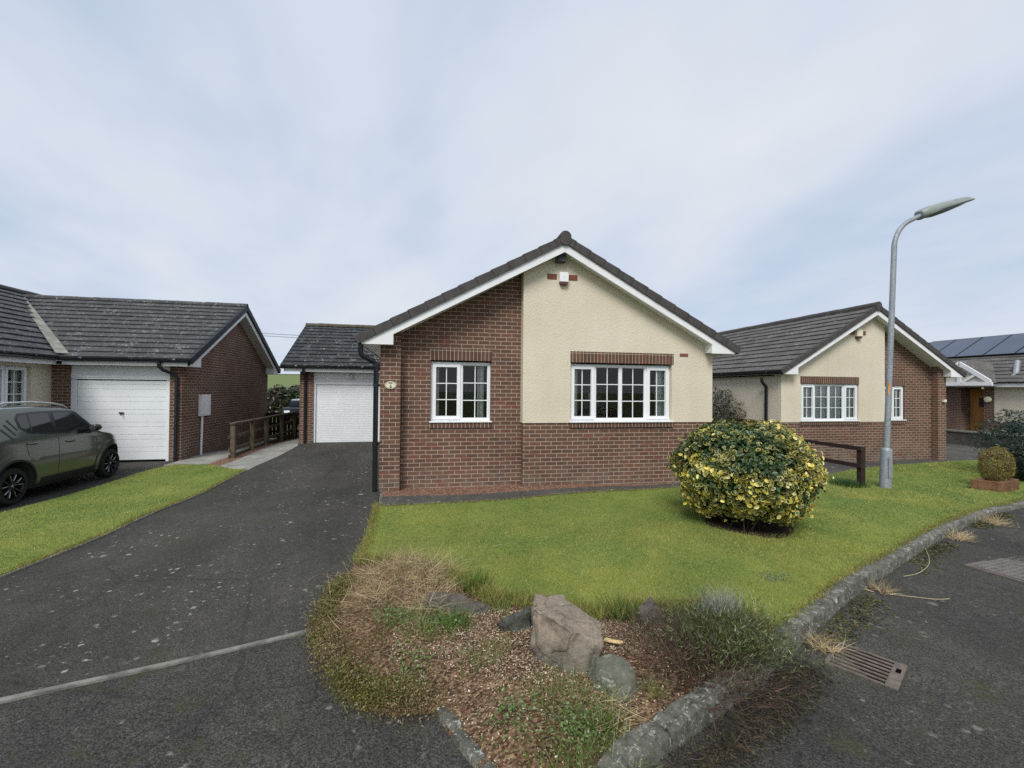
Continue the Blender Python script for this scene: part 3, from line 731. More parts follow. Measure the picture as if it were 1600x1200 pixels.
# small wall fittings
for bx in (((2.287, 8.143, 4.085), (2.477, 8.2, 4.19)), ((2.70, 8.143, 4.085), (2.885, 8.2, 4.19)), ((5.054, 8.143, 2.684), (5.239, 8.2, 2.746))): mb = MB(); mb.box(*bx); mb.build('air_brick', TERRA, main)
mb = MB(); mb.prism([(2.515, 4.035), (2.685, 4.035), (2.69, 4.18), (2.67, 4.215), (2.53, 4.215), (2.51, 4.18)], 8.07, 8.15)
al = mb.build('alarm_box', WHITE, main, bevel=.008)
mb = MB(); mb.prism([(2.52, 4.034), (2.68, 4.034), (2.665, 3.98), (2.535, 3.98)], 8.075, 8.148); mb.build('strobe_light', plain('alarm_red', (.10, .025, .025), .35), al, bevel=.006)
mb = MB(); mb.box((2.595, 8.066, 4.12), (2.605, 8.0705, 4.13)); mb.build('indicator', INK, al)
mb = MB(); mb.prism([(2.43, 4.40), (2.62, 4.40), (2.60, 4.53), (2.55, 4.57), (2.50, 4.55)], 8.0, 8.149); mb.build('apex_bracket', plain('dark_timber', (.05, .05, .055), .8), main)
# downpipe with swan neck
mb = MB(); mb.tube([(-1.045, 8.02, 2.79), (-1.045, 8.02, 2.60), (-1.03, 8.03, 2.56), (-.83, 8.10, 2.45), (-.795, 8.12, 2.40), (-.795, 8.12, .20)], .043, 12)
for z in (2.37, 2.02, 1.0): mb.tube([(-.795, 8.12, z), (-.795, 8.12, z + .05)], .052, 12); mb.box((-.77, 8.13, z + .005), (-.724, 8.2, z + .045))
mb.build('downpipe', BLACKP, main, smooth=True)
# oval number plaque
def ellipse(cx, cz, rx, rz, n=40): return [(cx + rx * math.cos(2 * math.pi * i / n), cz + rz * math.sin(2 * math.pi * i / n)) for i in range(n)]
mb = MB(); mb.prism(ellipse(-.547, 2.05, .098, .066), 8.112, 8.131); pq = mb.build('number_plaque', CREAM, main, bevel=.003, label='cream oval plaque with a crown and the figure 2')
mb = MB()
for rx, rz, t_ in ((.085, .054, .005),):
    A = ellipse(-.547, 2.05, rx, rz); B_ = ellipse(-.547, 2.05, rx - t_, rz - t_); n = len(A)
    mb.add([(p[0], 8.110, p[1]) for p in A] + [(p[0], 8.110, p[1]) for p in B_], [(i, (i + 1) % n, n + (i + 1) % n, n + i) for i in range(n)])
# crown: five points on a band
mb.add([(-.572, 8.110, 2.076), (-.522, 8.110, 2.076), (-.512, 8.110, 2.092), (-.527, 8.110, 2.084), (-.535, 8.110, 2.096), (-.547, 8.110, 2.085), (-.559, 8.110, 2.096), (-.567, 8.110, 2.084), (-.582, 8.110, 2.092)], [(0, 1, 3), (1, 2, 3), (3, 4, 5), (0, 3, 5), (5, 6, 7), (0, 5, 7), (0, 7, 8)])
for x_ in (-.60, -.494): mb.add([(x_ - .006, 8.110, 2.055), (x_ + .006, 8.110, 2.055), (x_ + .004, 8.110, 2.062), (x_ - .004, 8.110, 2.062)], [(0, 1, 2, 3)])
mb.build('emblem', INK, pq, recalc=False)
cu = bpy.data.curves.new('figure', 'FONT'); cu.body = '2'; cu.size = .070; cu.align_x = 'CENTER'; cu.extrude = .0008; cu.offset = .0026
to = bpy.data.objects.new('tmp', cu); COL.objects.link(to); bpy.context.view_layer.update()
me = bpy.data.meshes.new_from_object(to.evaluated_get(bpy.context.evaluated_depsgraph_get())); bpy.data.objects.remove(to)
me.materials.clear(); me.materials.append(INK)
fig = bpy.data.objects.new('figure', me); COL.objects.link(fig); fig.parent = pq
fig.location = Vector((-.547, 8.110, 2.008)) - root_loc(pq); fig.rotation_euler = (R(90), 0, 0)

# ------------------------------------------------------------------ RIGHT BUNGALOW (mirrored plan)
right = thing('bungalow', (13.0, 11.07, -.06), 'bungalow with slatted blinds in its windows, behind the street lamp', 'bungalow')
kx = .915
TR = lambda p: (13.18 - (p[0] - 2.56) * kx, p[1] + 2.93, p[2] - .25)
def inv(x): return 2.56 + (13.18 - x) / kx
KR = dict(KM); KR.update(xs=inv(13.70), x0=inv(16.03), x1=inv(10.09), half=3.62, yend=24., tile=TILE_R,
          win_brick=(inv(14.72), inv(13.80), 1.40, 2.46), win_cream=(inv(12.76), inv(10.75), 1.40, 2.49))
gable_bungalow(right, TR, KR)
make_window(right, (10.755, 11.125, 1.16), (1, 0, 0), (0, -1, 0), 2.0, 1.07, [(.9, True), (1, False), (1, False), (.9, True)], blinds=True, label='wide white four light window with closed slatted blinds')
make_window(right, (13.81, 11.325, 1.16), (1, 0, 0), (0, -1, 0), .90, 1.04, [(1, True), (1, True)], blinds=True, label='white two light window with slatted blinds')
for bx in (((12.36, 11.06, 3.72), (12.58, 11.12, 3.83)), ((12.83, 11.06, 3.72), (13.0, 11.12, 3.83))): mb = MB(); mb.box(*bx); mb.build('air_brick', TERRA, right)
mb = MB(); mb.prism([(12.61, 3.66), (12.80, 3.66), (12.81, 3.83), (12.78, 3.87), (12.63, 3.87), (12.60, 3.83)], 10.98, 11.068); al = mb.build('alarm_box', CREAM, right, bevel=.008)
mb = MB(); mb.prism([(12.62, 3.659), (12.79, 3.659), (12.77, 3.60), (12.64, 3.60)], 10.985, 11.066); mb.build('strobe_light', bpy.data.materials['alarm_red'], al)
mb = MB(); mb.tube([(9.84, 11.55, 2.42), (9.84, 11.55, 2.33), (9.86, 11.55, 2.28), (10.0, 11.6, 2.17), (10.035, 11.6, 2.12), (10.035, 11.6, .0)], .045, 12)
mb.build('downpipe', BLACKP, right, smooth=True)
mb = MB(); mb.box((15.86, 10.985, 1.72), (15.95, 11.05, 1.80)); mb.build('door_number', CREAM, right)

# ------------------------------------------------------------------ MAIN GARAGE
def slat_door(mb, x0, x1, y, z0, z1, pitch, depth=.012, groove=.25):
    z = z0
    while z < z1 - .01:
        zt = min(z + pitch, z1); a = z + (zt - z) * groove * .5; b = zt - (zt - z) * groove * .5
        mb.add([(x0, y + depth, z), (x1, y + depth, z), (x1, y, a), (x0, y, a), (x1, y, b), (x0, y, b), (x1, y + depth, zt), (x0, y + depth, zt)],
               [(0, 1, 2, 3), (3, 2, 4, 5), (5, 4, 6, 7)]); z = zt
gar = thing('garage', (-2.4, 15.6, .19), 'brick garage with closed white roller door set back at the end of the tarmac drive', 'garage')
gz = .17
mb = MB()
mb.panel([(-3.9, -.1), (-.74, -.1), (-.74, 2.55), (-3.9, 2.55)], [(-3.49, -1.25, -.2, 2.6)], 15.6, 15.85)
mb.box((-3.9, 15.851, -.1), (-3.65, 21.0, 2.55)); mb.box((-.99, 15.851, -.1), (-.74, 21.0, 2.55))
def gr(y): return 4.36 - .545 * abs(y - 18.3)
mb.prism([(15.852, 2.551), (20.98, 2.551), (18.3, 4.2)], -3.88, -3.66, 'x')
mb.box((-3.64, 20.75, -.1), (-1.0, 21.0, 2.55)); mb.build('brick_wall', BRICK_L, gar)
mb = MB(); ey, ez, hy_ = 15.22, 2.66, 3.08; S = math.hypot(hy_, 4.34 - ez)
tiled_slope(mb, (-4.36, ey, ez), (1, 0, 0), (0, hy_, 4.34 - ez), 3.68, S, .29); tiled_slope(mb, (-4.36, ey + 2 * hy_, ez), (1, 0, 0), (0, -hy_, 4.34 - ez), 3.68, S, .29)
rf = mb.build('roof', TILE_G, gar, recalc=False)
mb = MB(); ridge_row(mb, (-4.38, 18.3, 4.37), (-.7, 18.3, 4.37), .12); mb.build('ridge_tiles', plain('mossy_ridge', (.085, .075, .055), .9, .2, var=.4, scale=14), rf, recalc=False)
mb = MB(); verge_units(mb, (-4.36, ey, ez), (0, hy_, 4.34 - ez), S - .05, -.03, .08, .29, .09); verge_units(mb, (-4.36, ey + 2 * hy_, ez), (0, -hy_, 4.34 - ez), S - .05, -.03, .08, .29, .09)
mb.build('verge_tiles', VERGE_D, rf)
mb = MB(); mb.box((-4.30, 15.30, 2.5), (-.75, 15.325, 2.62)); mb.box((-4.30, 15.326, 2.505), (-.75, 15.599, 2.52))
for sg in (-1, 1):
    mb.prism([(18.3, 4.24), (18.3 + sg * 3.0, 2.60), (18.3 + sg * 3.0, 2.5), (18.3 + sg * 2.75, 2.5), (18.3, 4.05)], -4.30, -4.28, 'x')
mb.build('fascia', WHITE_B, gar)
mb = MB(); gutter(mb, (-4.42, 15.24, 2.655), (-.8, 15.24, 2.655)); mb.build('gutter', BLACKP, gar, smooth=True)
mb = MB(); mb.tube([(-3.72, 15.25, 2.6), (-3.72, 15.25, 2.5), (-3.72, 15.5, 2.42), (-3.72, 15.55, 2.36), (-3.72, 15.55, .12)], .04, 12); mb.build('downpipe', BLACKP, gar, smooth=True)
mb = MB(); slat_door(mb, -3.43, -1.31, 15.72, gz, 2.09, .057, .008, .3); dr = mb.build('garage_door', DOORW, gar, recalc=False)
mb = MB(); mb.box((-3.49, 15.66, gz), (-3.43, 15.78, 2.54)); mb.box((-1.31, 15.66, gz), (-1.25, 15.78, 2.54)); mb.box((-3.429, 15.665, 2.31), (-1.311, 15.78, 2.54)); mb.box((-3.429, 15.69, 2.10), (-1.311, 15.78, 2.309))
mb.build('door_frame', WHITE, gar)
mb = MB(); mb.box((-3.43, 15.8, -.1), (-1.31, 15.84, 2.54)); mb.build('door_backing', DARKV, gar)
mb = MB(); mb.lathe([(.03, 15.66), (.075, 15.655), (.085, 15.62), (.06, 15.575), (.03, 15.56)], (-2.32, 0, 2.36), 'y', 16); mb.tube([(-2.32, 15.66, 2.43), (-2.32, 15.62, 2.46)], .03); mb.build('wall_lamp', plain('lamp_glass', (.62, .65, .66), .2), gar, smooth=True)

# ------------------------------------------------------------------ LEFT BUNGALOW with garage wing
left = thing('bungalow', (-7.5, 13.0, .09), 'left bungalow with white panelled garage door and meter box on its brick gable', 'bungalow')
mb = MB()
mb.panel([(-8.93, -.3), (-6.08, -.3), (-6.08, 2.6), (-8.93, 2.6)], [(-8.56, -6.36, -.4, 2.7)], 13.0, 13.25)
mb.panel([(13.251, -.5), (19.5, -.5), (19.5, 2.75), (16.27, 4.42), (13.251, 2.75)], [], 0, .25)
n0 = len(mb.v) - 0
# turn the last panel into the gable (it was built in x-z; swap axes)
# panel above used y as its horizontal: move it onto the plane x = -6.08
cnt = 0
for i in range(len(mb.v)):
    x, y, z = mb.v[i]
    if x > 0: mb.v[i] = (-6.08 - y, x, z)
mb.box((-9.2, 19.25, -.5), (-6.34, 19.5, 2.7)); mb.build('brick_wall', BRICK, left)
mb = MB(); mb.T = lambda p: (-8.935 - p[1], p[0], p[2]); mb.panel([(8.0, 1.30), (13.24, 1.30), (13.24, 2.6), (8.0, 2.6)], [(11.25, 12.42, 1.42, 2.42)], 0, .25)
mb.panel([(8.0, 1.30), (8.0, 1.3)] and [(13.241, -.3), (16.2, -.3), (16.2, 2.6), (13.241, 2.6)], [], 0.02, .25); mb.build('rendered_wall', RENDER, left)
mb = MB(); mb.box((-9.18, 8.0, -.3), (-8.95, 13.24, 1.299)); mb.build('plinth_wall', BRICK, left)
make_window(left, (-9.02, 11.25, 1.42), (0, 1, 0), (1, 0, 0), 1.17, 1.0, [(1, True), (1, True)], curtains=[(.0, .25), (.92, 1.17)])
mb = MB(); mb.add([(-12, 9, .2), (-9.2, 9, .2), (-9.2, 13.2, .2), (-12, 13.2, .2), (-12, 9, 2.6), (-9.2, 9, 2.6), (-9.2, 13.2, 2.6), (-12, 13.2, 2.6)], [(0, 1, 2, 3), (4, 5, 6, 7), (0, 3, 7, 4), (0, 1, 5, 4), (2, 3, 7, 6)]); mb.build('room', PLASTER, left, recalc=False)
# roofs: garage wing with its ridge along x, and main wing with its ridge along y; they meet in a valley
ey, ez, zr_ = 12.66, 2.66, 4.66; hv = 16.3 - ey; S = math.hypot(hv, zr_ - ez)
mb = MB(); tiled_slope(mb, (-12.05, ey, ez), (1, 0, 0), (0, hv, zr_ - ez), 6.3, S, .31); tiled_slope(mb, (-12.05, ey + 2 * hv, ez), (1, 0, 0), (0, -hv, zr_ - ez), 6.3, S, .31)
tiled_slope(mb, (-8.58, 7.5, ez), (0, 1, 0), (-3.5, 0, 4.8 - ez), 9.0, math.hypot(3.5, 4.8 - ez), .31); tiled_slope(mb, (-15.58, 7.5, ez), (0, 1, 0), (3.5, 0, 4.8 - ez), 14., math.hypot(3.5, 4.8 - ez), .31)
rf = mb.build('roof', TILE_L, left, recalc=False)
mb = MB(); ridge_row(mb, (-11.9, 16.3, zr_ + .02), (-5.73, 16.3, zr_ + .02), .11); ridge_row(mb, (-12.08, 7.5, 4.82), (-12.08, 17.5, 4.82), .12); mb.build('ridge_tiles', TILE_L, rf, recalc=False)
mb = MB(); verge_units(mb, (-5.75, ey, ez), (0, hv, zr_ - ez), S - .05, -.08, .03, .31, .12); verge_units(mb, (-5.75, ey + 2 * hv, ez), (0, -hv, zr_ - ez), S - .05, -.08, .03, .31, .12); mb.build('verge_tiles', VERGE_D, rf)
mb = MB()
a = Vector((-8.5, 12.64, 2.665)); b = Vector((-11.95, 16.15, 4.63)); t = (b - a).normalized(); sd = Vector((.75, .66, 0)).normalized()
mb.add([tuple(a - sd * .10 + Vector((0, 0, .11))), tuple(a + Vector((0, 0, .10))), tuple(a + sd * .14 + Vector((0, 0, .10))), tuple(b - sd * .08 + Vector((0, 0, .11))), tuple(b + Vector((0, 0, .08))), tuple(b + sd * .07 + Vector((0, 0, .09)))], [(0, 1, 4, 3), (1, 2, 5, 4)]); mb.build('valley_trough', LEAD, rf, recalc=False)
mb = MB(); mb.box((-8.55, 12.74, 2.5), (-5.85, 12.765, 2.65)); mb.box((-8.55, 12.766, 2.505), (-5.85, 12.999, 2.52)); mb.box((-8.69, 7.6, 2.49), (-8.665, 12.74, 2.65)); mb.box((-8.93, 7.6, 2.495), (-8.691, 12.99, 2.51))
for sg in (-1, 1):
    mb.prism([(16.3, 4.53), (16.3 + sg * 3.53, 2.60), (16.3 + sg * 3.53, 2.5), (16.3 + sg * 3.0, 2.5), (16.3 + sg * 3.0, 2.72), (16.3, 4.36)], -5.80, -5.778, 'x')
    mb.box((-6.079, min(16.3 + sg * 3.0, 16.3 + sg * 3.5), 2.5), (-5.801, max(16.3 + sg * 3.0, 16.3 + sg * 3.5), 2.515))
    mb.box((-6.079, 16.3 + sg * 3.0 - .01, 2.516), (-5.801, 16.3 + sg * 3.0 + .01, 2.74))
mb.build('bargeboard', WHITE_B, left)
mb = MB()
for sg in (-1, 1): mb.add([(-5.80, 16.3, 4.36), (-6.08, 16.3, 4.36), (-6.08, 16.3 + sg * 3.0, 2.72), (-5.80, 16.3 + sg * 3.0, 2.72)], [(0, 1, 2, 3)])
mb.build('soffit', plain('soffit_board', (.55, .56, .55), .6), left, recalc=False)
for ga, gb in (((-8.6, 12.68, 2.645), (-5.78, 12.68, 2.645)), ((-8.6, 7.5, 2.645), (-8.6, 12.66, 2.645))): mb = MB(); gutter(mb, ga, gb); mb.build('gutter', BLACKP, left, smooth=True)
mb = MB(); mb.tube([(-6.45, 12.68, 2.6), (-6.45, 12.68, 2.48), (-6.40, 12.75, 2.40), (-6.2, 12.93, 2.28), (-6.18, 12.94, 2.2), (-6.18, 12.94, .02)], .042, 12)
for z in (1.75, .9): mb.tube([(-6.18, 12.94, z), (-6.18, 12.94, z + .05)], .052, 12)
mb.build('downpipe', BLACKP, left, smooth=True)
mb = MB(); z = .1; i = 0
while z < 2.12:
    p = .20 if i % 2 == 0 else .12; zt = min(z + p, 2.13)
    mb.add([(-8.44, 13.11, z), (-6.46, 13.11, z), (-6.46, 13.098, z + .014), (-8.44, 13.098, z + .014), (-6.46, 13.098, zt - .004), (-8.44, 13.098, zt - .004), (-6.46, 13.11, zt), (-8.44, 13.11, zt)], [(0, 1, 2, 3), (3, 2, 4, 5), (5, 4, 6, 7)]); z = zt; i += 1
dr = mb.build('garage_door', DOORW, left, recalc=False)
mb = MB(); mb.box((-7.53, 13.07, 1.29), (-7.43, 13.10, 1.325)); mb.tube([(-7.47, 13.1, 1.31), (-7.47, 13.04, 1.31), (-7.455, 13.035, 1.24)], .012, 8); mb.build('handle', plain('handle_grey', (.06, .065, .07), .4, .5, .5), dr)
mb = MB(); mb.box((-8.56, 13.06, .06), (-8.445, 13.16, 2.14)); mb.box((-6.455, 13.06, .06), (-6.36, 13.16, 2.14)); mb.box((-8.559, 13.06, 2.155), (-6.361, 13.16, 2.58)); mb.box((-8.558, 13.045, 2.2), (-6.362, 13.0595, 2.30)); mb.build('door_frame', WHITE, left)
mb = MB(); mb.box((-8.55, 13.17, -.3), (-6.37, 13.22, 2.6)); mb.build('door_backing', DARKV, left)
mb = MB(); mb.box((-6.08, 13.87, 1.17), (-5.985, 14.40, 1.765)); mx = mb.build('meter_box', plain('meter_white', (.78, .77, .80), .45), left, bevel=.012)
mb = MB(); mb.box((-5.984, 13.92, 1.21), (-5.978, 14.35, 1.73)); mb.build('meter_door', plain('meter_white2', (.80, .79, .82), .45), mx, bevel=.003)
mb = MB(); mb.tube([(-6.045, 14.02, 1.17), (-6.045, 14.02, .9), (-6.045, 13.98, .0), (-6.045, 13.98, -.2)], .03, 12); mb.build('cable_pipe', WHITE, left, smooth=True)

# ------------------------------------------------------------------ FAR RIGHT BUNGALOW (faces the close)
fr = thing('bungalow', (23.5, 14.5, -.05), 'far bungalow with solar panels and an orange wooden front door', 'bungalow')
TF = lambda p: (23.5 + p[1], 16.9 - p[0], p[2])     # local x runs towards the camera along the front, local y into the house
mb = MB(TF)
mb.panel([(-6, -.4), (2.45, -.4), (2.45, 2.3), (-6, 2.3)], [(1.25, 2.10, -.5, 2.26)], 0, .3); mb.box((2.101, .301, -.4), (2.2, 1.2, 2.28)); mb.box((1.15, .301, -.4), (1.249, 1.2, 2.28)); mb.box((2.451, .01, -.4), (11, .3, .80))
mb.build('brick_wall', BRICK_L, fr)
mb = MB(TF); mb.box((2.452, 0, .801), (11, .3, 2.3)); mb.build('rendered_wall', RENDER, fr)
mb = MB(TF); mb.box((-6.5, -.32, 2.27), (11.4, -.295, 2.42)); mb.box((-6.5, -.294, 2.28), (11.4, -.001, 2.295)); mb.build('fascia', WHITE_B, fr)
mb = MB(); mb.T = None
e0 = TF((-6.5, -.38, 2.44)); hv = 4.1; zrr = 4.75; S = math.hypot(hv, zrr - 2.44)
tiled_slope(mb, e0, (0, -1, 0), (hv, 0, zrr - 2.44), 18, S, .33); tiled_slope(mb, (e0[0] + 2 * hv, e0[1], 2.44), (0, -1, 0), (-hv, 0, zrr - 2.44), 18, S, .33)
rf = mb.build('roof', TILE_R, fr, recalc=False)
sv = Vector((hv, 0, zrr - 2.44)).normalized(); nv = Vector((-sv.z, 0, sv.x)); eo = Vector(e0)
def panel_solar(u0, u1, d0, d1):
    m_ = MB(); P = [eo + Vector((0, -u, 0)) + sv * d + nv * h for h in (.09, .13) for (u, d) in ((u0, d0), (u1, d0), (u1, d1), (u0, d1))]
    m_.add([tuple(p) for p in P], [(0, 1, 2, 3), (4, 5, 6, 7), (0, 1, 5, 4), (1, 2, 6, 5), (2, 3, 7, 6), (3, 0, 4, 7)], 1)
    i_ = .03; P = [eo + Vector((0, -u, 0)) + sv * d + nv * .133 for (u, d) in ((u0 + i_, d0 + i_), (u1 - i_, d0 + i_), (u1 - i_, d1 - i_), (u0 + i_, d1 - i_))]
    m_.add([tuple(p) for p in P], [(0, 1, 2, 3)], 0)
    m_.build('solar_panel', [SOLAR, SOLARF], fr, recalc=False)
for k in range(7): panel_solar(5.35 + k * 1.12 - 1.2, 5.35 + k * 1.12 - .1, 2.45, 4.55)
panel_solar(10.0, 11.1, .55, 2.3)
# porch gable, door, lamp, vent pipe
mb = MB(TF)
for a_, b_ in (((.55, 2.42), (1.55, 3.28)), ((2.70, 2.42), (1.62, 3.28))):
    dx, dz = b_[0] - a_[0], b_[1] - a_[1]; l = math.hypot(dx, dz); nx_, nz_ = -dz / l * .16, dx / l * .16
    if nz_ < 0: nx_, nz_ = -nx_, -nz_
    mb.prism([(a_[0], a_[1] - .06), (b_[0], b_[1] - .10), (b_[0], b_[1] + .1), (a_[0], a_[1] + .14)], -.62, -.55)
mb.box((1.52, -.615, 2.45), (1.66, -.56, 3.2)); mb.box((.5, -.625, 2.33), (2.75, -.545, 2.48)); mb.prism([(1.66, 2.5), (1.75, 2.46), (2.25, 2.78), (2.18, 2.86)], -.612, -.562)
mb.box((.5, -.54, 2.34), (2.75, -.33, 2.36)); mb.build('porch_gable', WHITE_B, fr)
mb = MB(TF); mb.prism([(.7, 2.45), (2.55, 2.45), (1.6, 3.16)], -.543, -.532); mb.build('porch_infill', plain('porch_cream', (.5, .47, .42), .8), fr)
mb = MB(TF); mb.prism([(.45, 2.44), (1.58, 3.42), (1.58, 3.34), (.5, 2.40)], -.53, 1.3); mb.prism([(2.8, 2.44), (1.58, 3.42), (1.58, 3.34), (2.75, 2.40)], -.53, 1.3); mb.build('porch_roof', TILE_R, fr)
mb = MB(TF); mb.box((1.251, .55, -.3), (2.099, .6, 2.2)); dd = mb.build('door', OAK, fr)
mb = MB(TF); mb.box((1.58, .535, 1.40), (1.80, .552, 1.80)); mb.build('door_pane', plain('leaded_glass', (.05, .055, .05), .2), dd)
mb = MB(TF); mb.box((1.28, .5, .9), (1.31, .55, 1.02)); mb.build('handle', STEEL, dd)
mb = MB(TF); mb.lathe([(.05, -.12), (.12, -.1), (.13, -.04), (.05, .0)], (2.27, 0, 1.75), 'y', 14); mb.build('porch_lamp', CREAM, fr, smooth=True)
mb = MB(TF); mb.tube([(2.95, .15, 2.62), (2.98, .3, 2.8), (2.85, .6, 3.35)], [.12, .10, .09], 12); mb.build('vent_pipe', STEEL, fr, smooth=True)
mb = MB(TF); mb.box((.42, -.04, .8), (.49, 0, 2.28)); mb.build('downpipe', CREAM, fr)

# ------------------------------------------------------------------ low garden wall, bin
sw = thing('garden_wall', (21.5, 14.2, -.1), 'low dark stone wall in front of the orange wooden door', 'garden wall')
STONEW = brick_mat('rubble_stone', .32, .14, tone=.7)
mb = MB(); mb.box((21.4, 11.6, -.45), (21.65, 16.2, .42)); mb.build('wall', rock_mat('rubble', (.04, .038, .036), (.12, .115, .105), .5, (.16, .15, .13)), sw)
mb = MB(); mb.box((21.36, 11.55, .421), (21.69, 16.25, .49)); mb.build('coping', rock_mat('coping_stone', (.12, .115, .10), (.22, .21, .19), .4), sw, bevel=.01)
bn = thing('wheelie_bin', (22.9, 13.2, -.1), 'dark blue wheelie bin under the cream wall at the right edge', 'bin')
mb = MB(); mb.prism([(22.64, -.1), (23.14, -.1), (23.2, .75), (22.6, .75)], 12.95, 13.5); mb.build('bin_body', plain('bin_blue', (.012, .018, .035), .5), bn)
mb = MB(); mb.prism([(22.57, .76), (23.22, .76), (23.2, .85), (22.7, .88)], 12.92, 13.53); mb.build('lid', plain('bin_lid', (.02, .028, .05), .45), bn)

# ------------------------------------------------------------------ fences and gate
fe = thing('post_and_rail_fence', (-4.9, 13.1, .05), 'weathered brown post and rail fence beside the concrete path, below the brick gable', 'fence')
for y in (13.1, 14.46, 15.68, 17.28, 18.9):
    mb = MB(); mb.box((-4.955, y - .05, -.3), (-4.845, y + .05, 1.0)); mb.build('post', WOODF, fe, bevel=.006)
for z0, z1, x in ((.995, 1.045, -4.9), (.62, .71, -4.94), (.28, .37, -4.94), (.0, .2, -4.94)):
    mb = MB()
    if z0 > .9: mb.box((-4.965, 13.02, z0 + .006), (-4.835, 19.0, z1))
    else: mb.box((x - .045, 13.02, z0), (x - .016, 19.0, z1))
    mb.build('rail', WOODF, fe, bevel=.004)
gt = thing('wooden_gate', (-5.0, 19.2, .0), 'black slatted wooden gate closing off the far end of the concrete paths', 'gate')
mb = MB()
for k in range(16): mb.box((-6.05 + k * .135, 19.2, -.02), (-5.932 + k * .135, 19.225, .98))
mb.build('gate_boards', WOODG, gt)
mb = MB()
for z in (.2, .5, .85): mb.box((-6.06, 19.226, z), (-3.86, 19.26, z + .09))
mb.build('gate_rail', WOODG, gt)
mb = MB(); mb.box((-4.02, 19.17, -.3), (-3.9, 19.29, 1.15)); mb.build('gate_post', WOODG, gt)
fe2 = thing('post_and_rail_fence', (9.0, 7.75, .0), 'dark brown two rail fence between the yellow bush and the street lamp', 'fence')
mb = MB(); mb.box((8.93, 7.69, -.3), (9.03, 7.80, .87)); mb.build('post', WOODR, fe2, bevel=.006)
for y in (9.9, 12.0): mb = MB(); mb.box((8.94, y - .06, -.3), (9.06, y + .06, .87)); mb.build('post', WOODR, fe2, bevel=.006)
for z0, z1 in ((.79, .87), (.43, .51)):
    mb = MB(); mb.box((8.90, 7.68, z0), (8.929, 12.1, z1 + .005)); mb.build('rail', WOODR, fe2, bevel=.004)

# ------------------------------------------------------------------ street lamp
LX, LY = 9.374, 7.567
lp = thing('street_lamp', (LX, LY, 0), 'tall grey galvanised street lamp leaning slightly on the front lawn', 'street lamp')
def lean(z): return LX + .0465 * z
mb = MB(); mb.tube([(lean(-.1), LY, -.1), (lean(.80), LY, .80), (lean(.82), LY, .82), (lean(.86), LY, .86)], [.105, .100, .098, .066], 20); mb.build('base_section', STEEL, lp, smooth=True)
path = [(lean(.84), LY, .84), (lean(3), LY, 3.), (lean(5.05), LY, 5.05)]
bx, bz = lean(5.05), 5.05
for k in range(1, 10):
    a = k / 9 * R(63); r_ = .62; path.append((bx + r_ * (1 - math.cos(a)) + .0465 * r_ * math.sin(a), LY - .02 * k / 9, bz + r_ * math.sin(a)))
ex_, ez_ = path[-1][0], path[-1][2]; path.append((ex_ + .42, LY - .05, ez_ + .205))
mb = MB(); mb.tube(path, [.056, .052, .049] + [.046] * 9 + [.044], 16); mb.build('column', STEEL, lp, smooth=True)
# lantern head: tapered shell with a shallow bowl
hx0, hz0 = ex_ + .24, ez_ + .13; dirv = Vector((1, -.06, .32)).normalized(); sidev = Vector((.06, 1, 0)).normalized(); upv = dirv.cross(sidev).normalized()
if upv.z < 0: upv = -upv
def head_ring(t, w, top, bot, n=12):
    c = Vector((hx0, LY - .03, hz0)) + dirv * t; out = []
    for k in range(n):
        a = 2 * math.pi * k / n; s_, c_ = math.sin(a), math.cos(a)
        out.append(tuple(c + sidev * w * math.copysign(abs(c_) ** .7, c_) + upv * ((top if s_ > 0 else bot) * abs(s_) ** .8 * (1 if s_ > 0 else -1))))
    return out
rings = [head_ring(0, .09, .085, .08), head_ring(.03, .12, .115, .095), head_ring(.25, .165, .135, .07), head_ring(.6, .185, .135, .045), head_ring(.98, .18, .12, .03), head_ring(1.14, .165, .10, .02), head_ring(1.30, .12, .015, .02)]
mb = MB(); P = [p for r_ in rings for p in r_]; n = 12
mb.add(P, [(i * n + k, i * n + (k + 1) % n, (i + 1) * n + (k + 1) % n, (i + 1) * n + k) for i in range(len(rings) - 1) for k in range(n)] + [tuple(range(n)), tuple((len(rings) - 1) * n + k for k in range(n))])
hd = mb.build('lantern', LAMPG, lp, smooth=True)
rings = [head_ring(.16, .10, .0, .07), head_ring(.28, .15, .0, .105), head_ring(.6, .17, .0, .095), head_ring(.95, .15, .0, .06), head_ring(1.16, .08, .0, .03)]
mb = MB(); P = [p for r_ in rings for p in r_]
mb.add(P, [(i * n + k, i * n + (k + 1) % n, (i + 1) * n + (k + 1) % n, (i + 1) * n + k) for i in range(len(rings) - 1) for k in range(n)] + [tuple(range(n)), tuple((len(rings) - 1) * n + k for k in range(n))])
mb.build('lens_bowl', LAMPD, hd, smooth=True)
mb = MB(); mb.prism([(-.02, 1.96), (.01, 1.96), (.02, 2.20), (-.01, 2.20)], -.004, .0, 'y'); mb.v = [(LX + .0465 * z + x - .045, LY + y - .035 - (x * .4), z) for x, y, z in mb.v]; mb.build('sticker', ORANGE, lp)
mb = MB(); mb.tube([(lean(.25), LY - .09, .25), (lean(.26), LY - .101, .26)], .001, 6); mb.box((lean(.45) - .06, LY - .108, .25), (lean(.45) + .035, LY - .09, .68)); mb.build('access_door', STEEL, lp, bevel=.004)

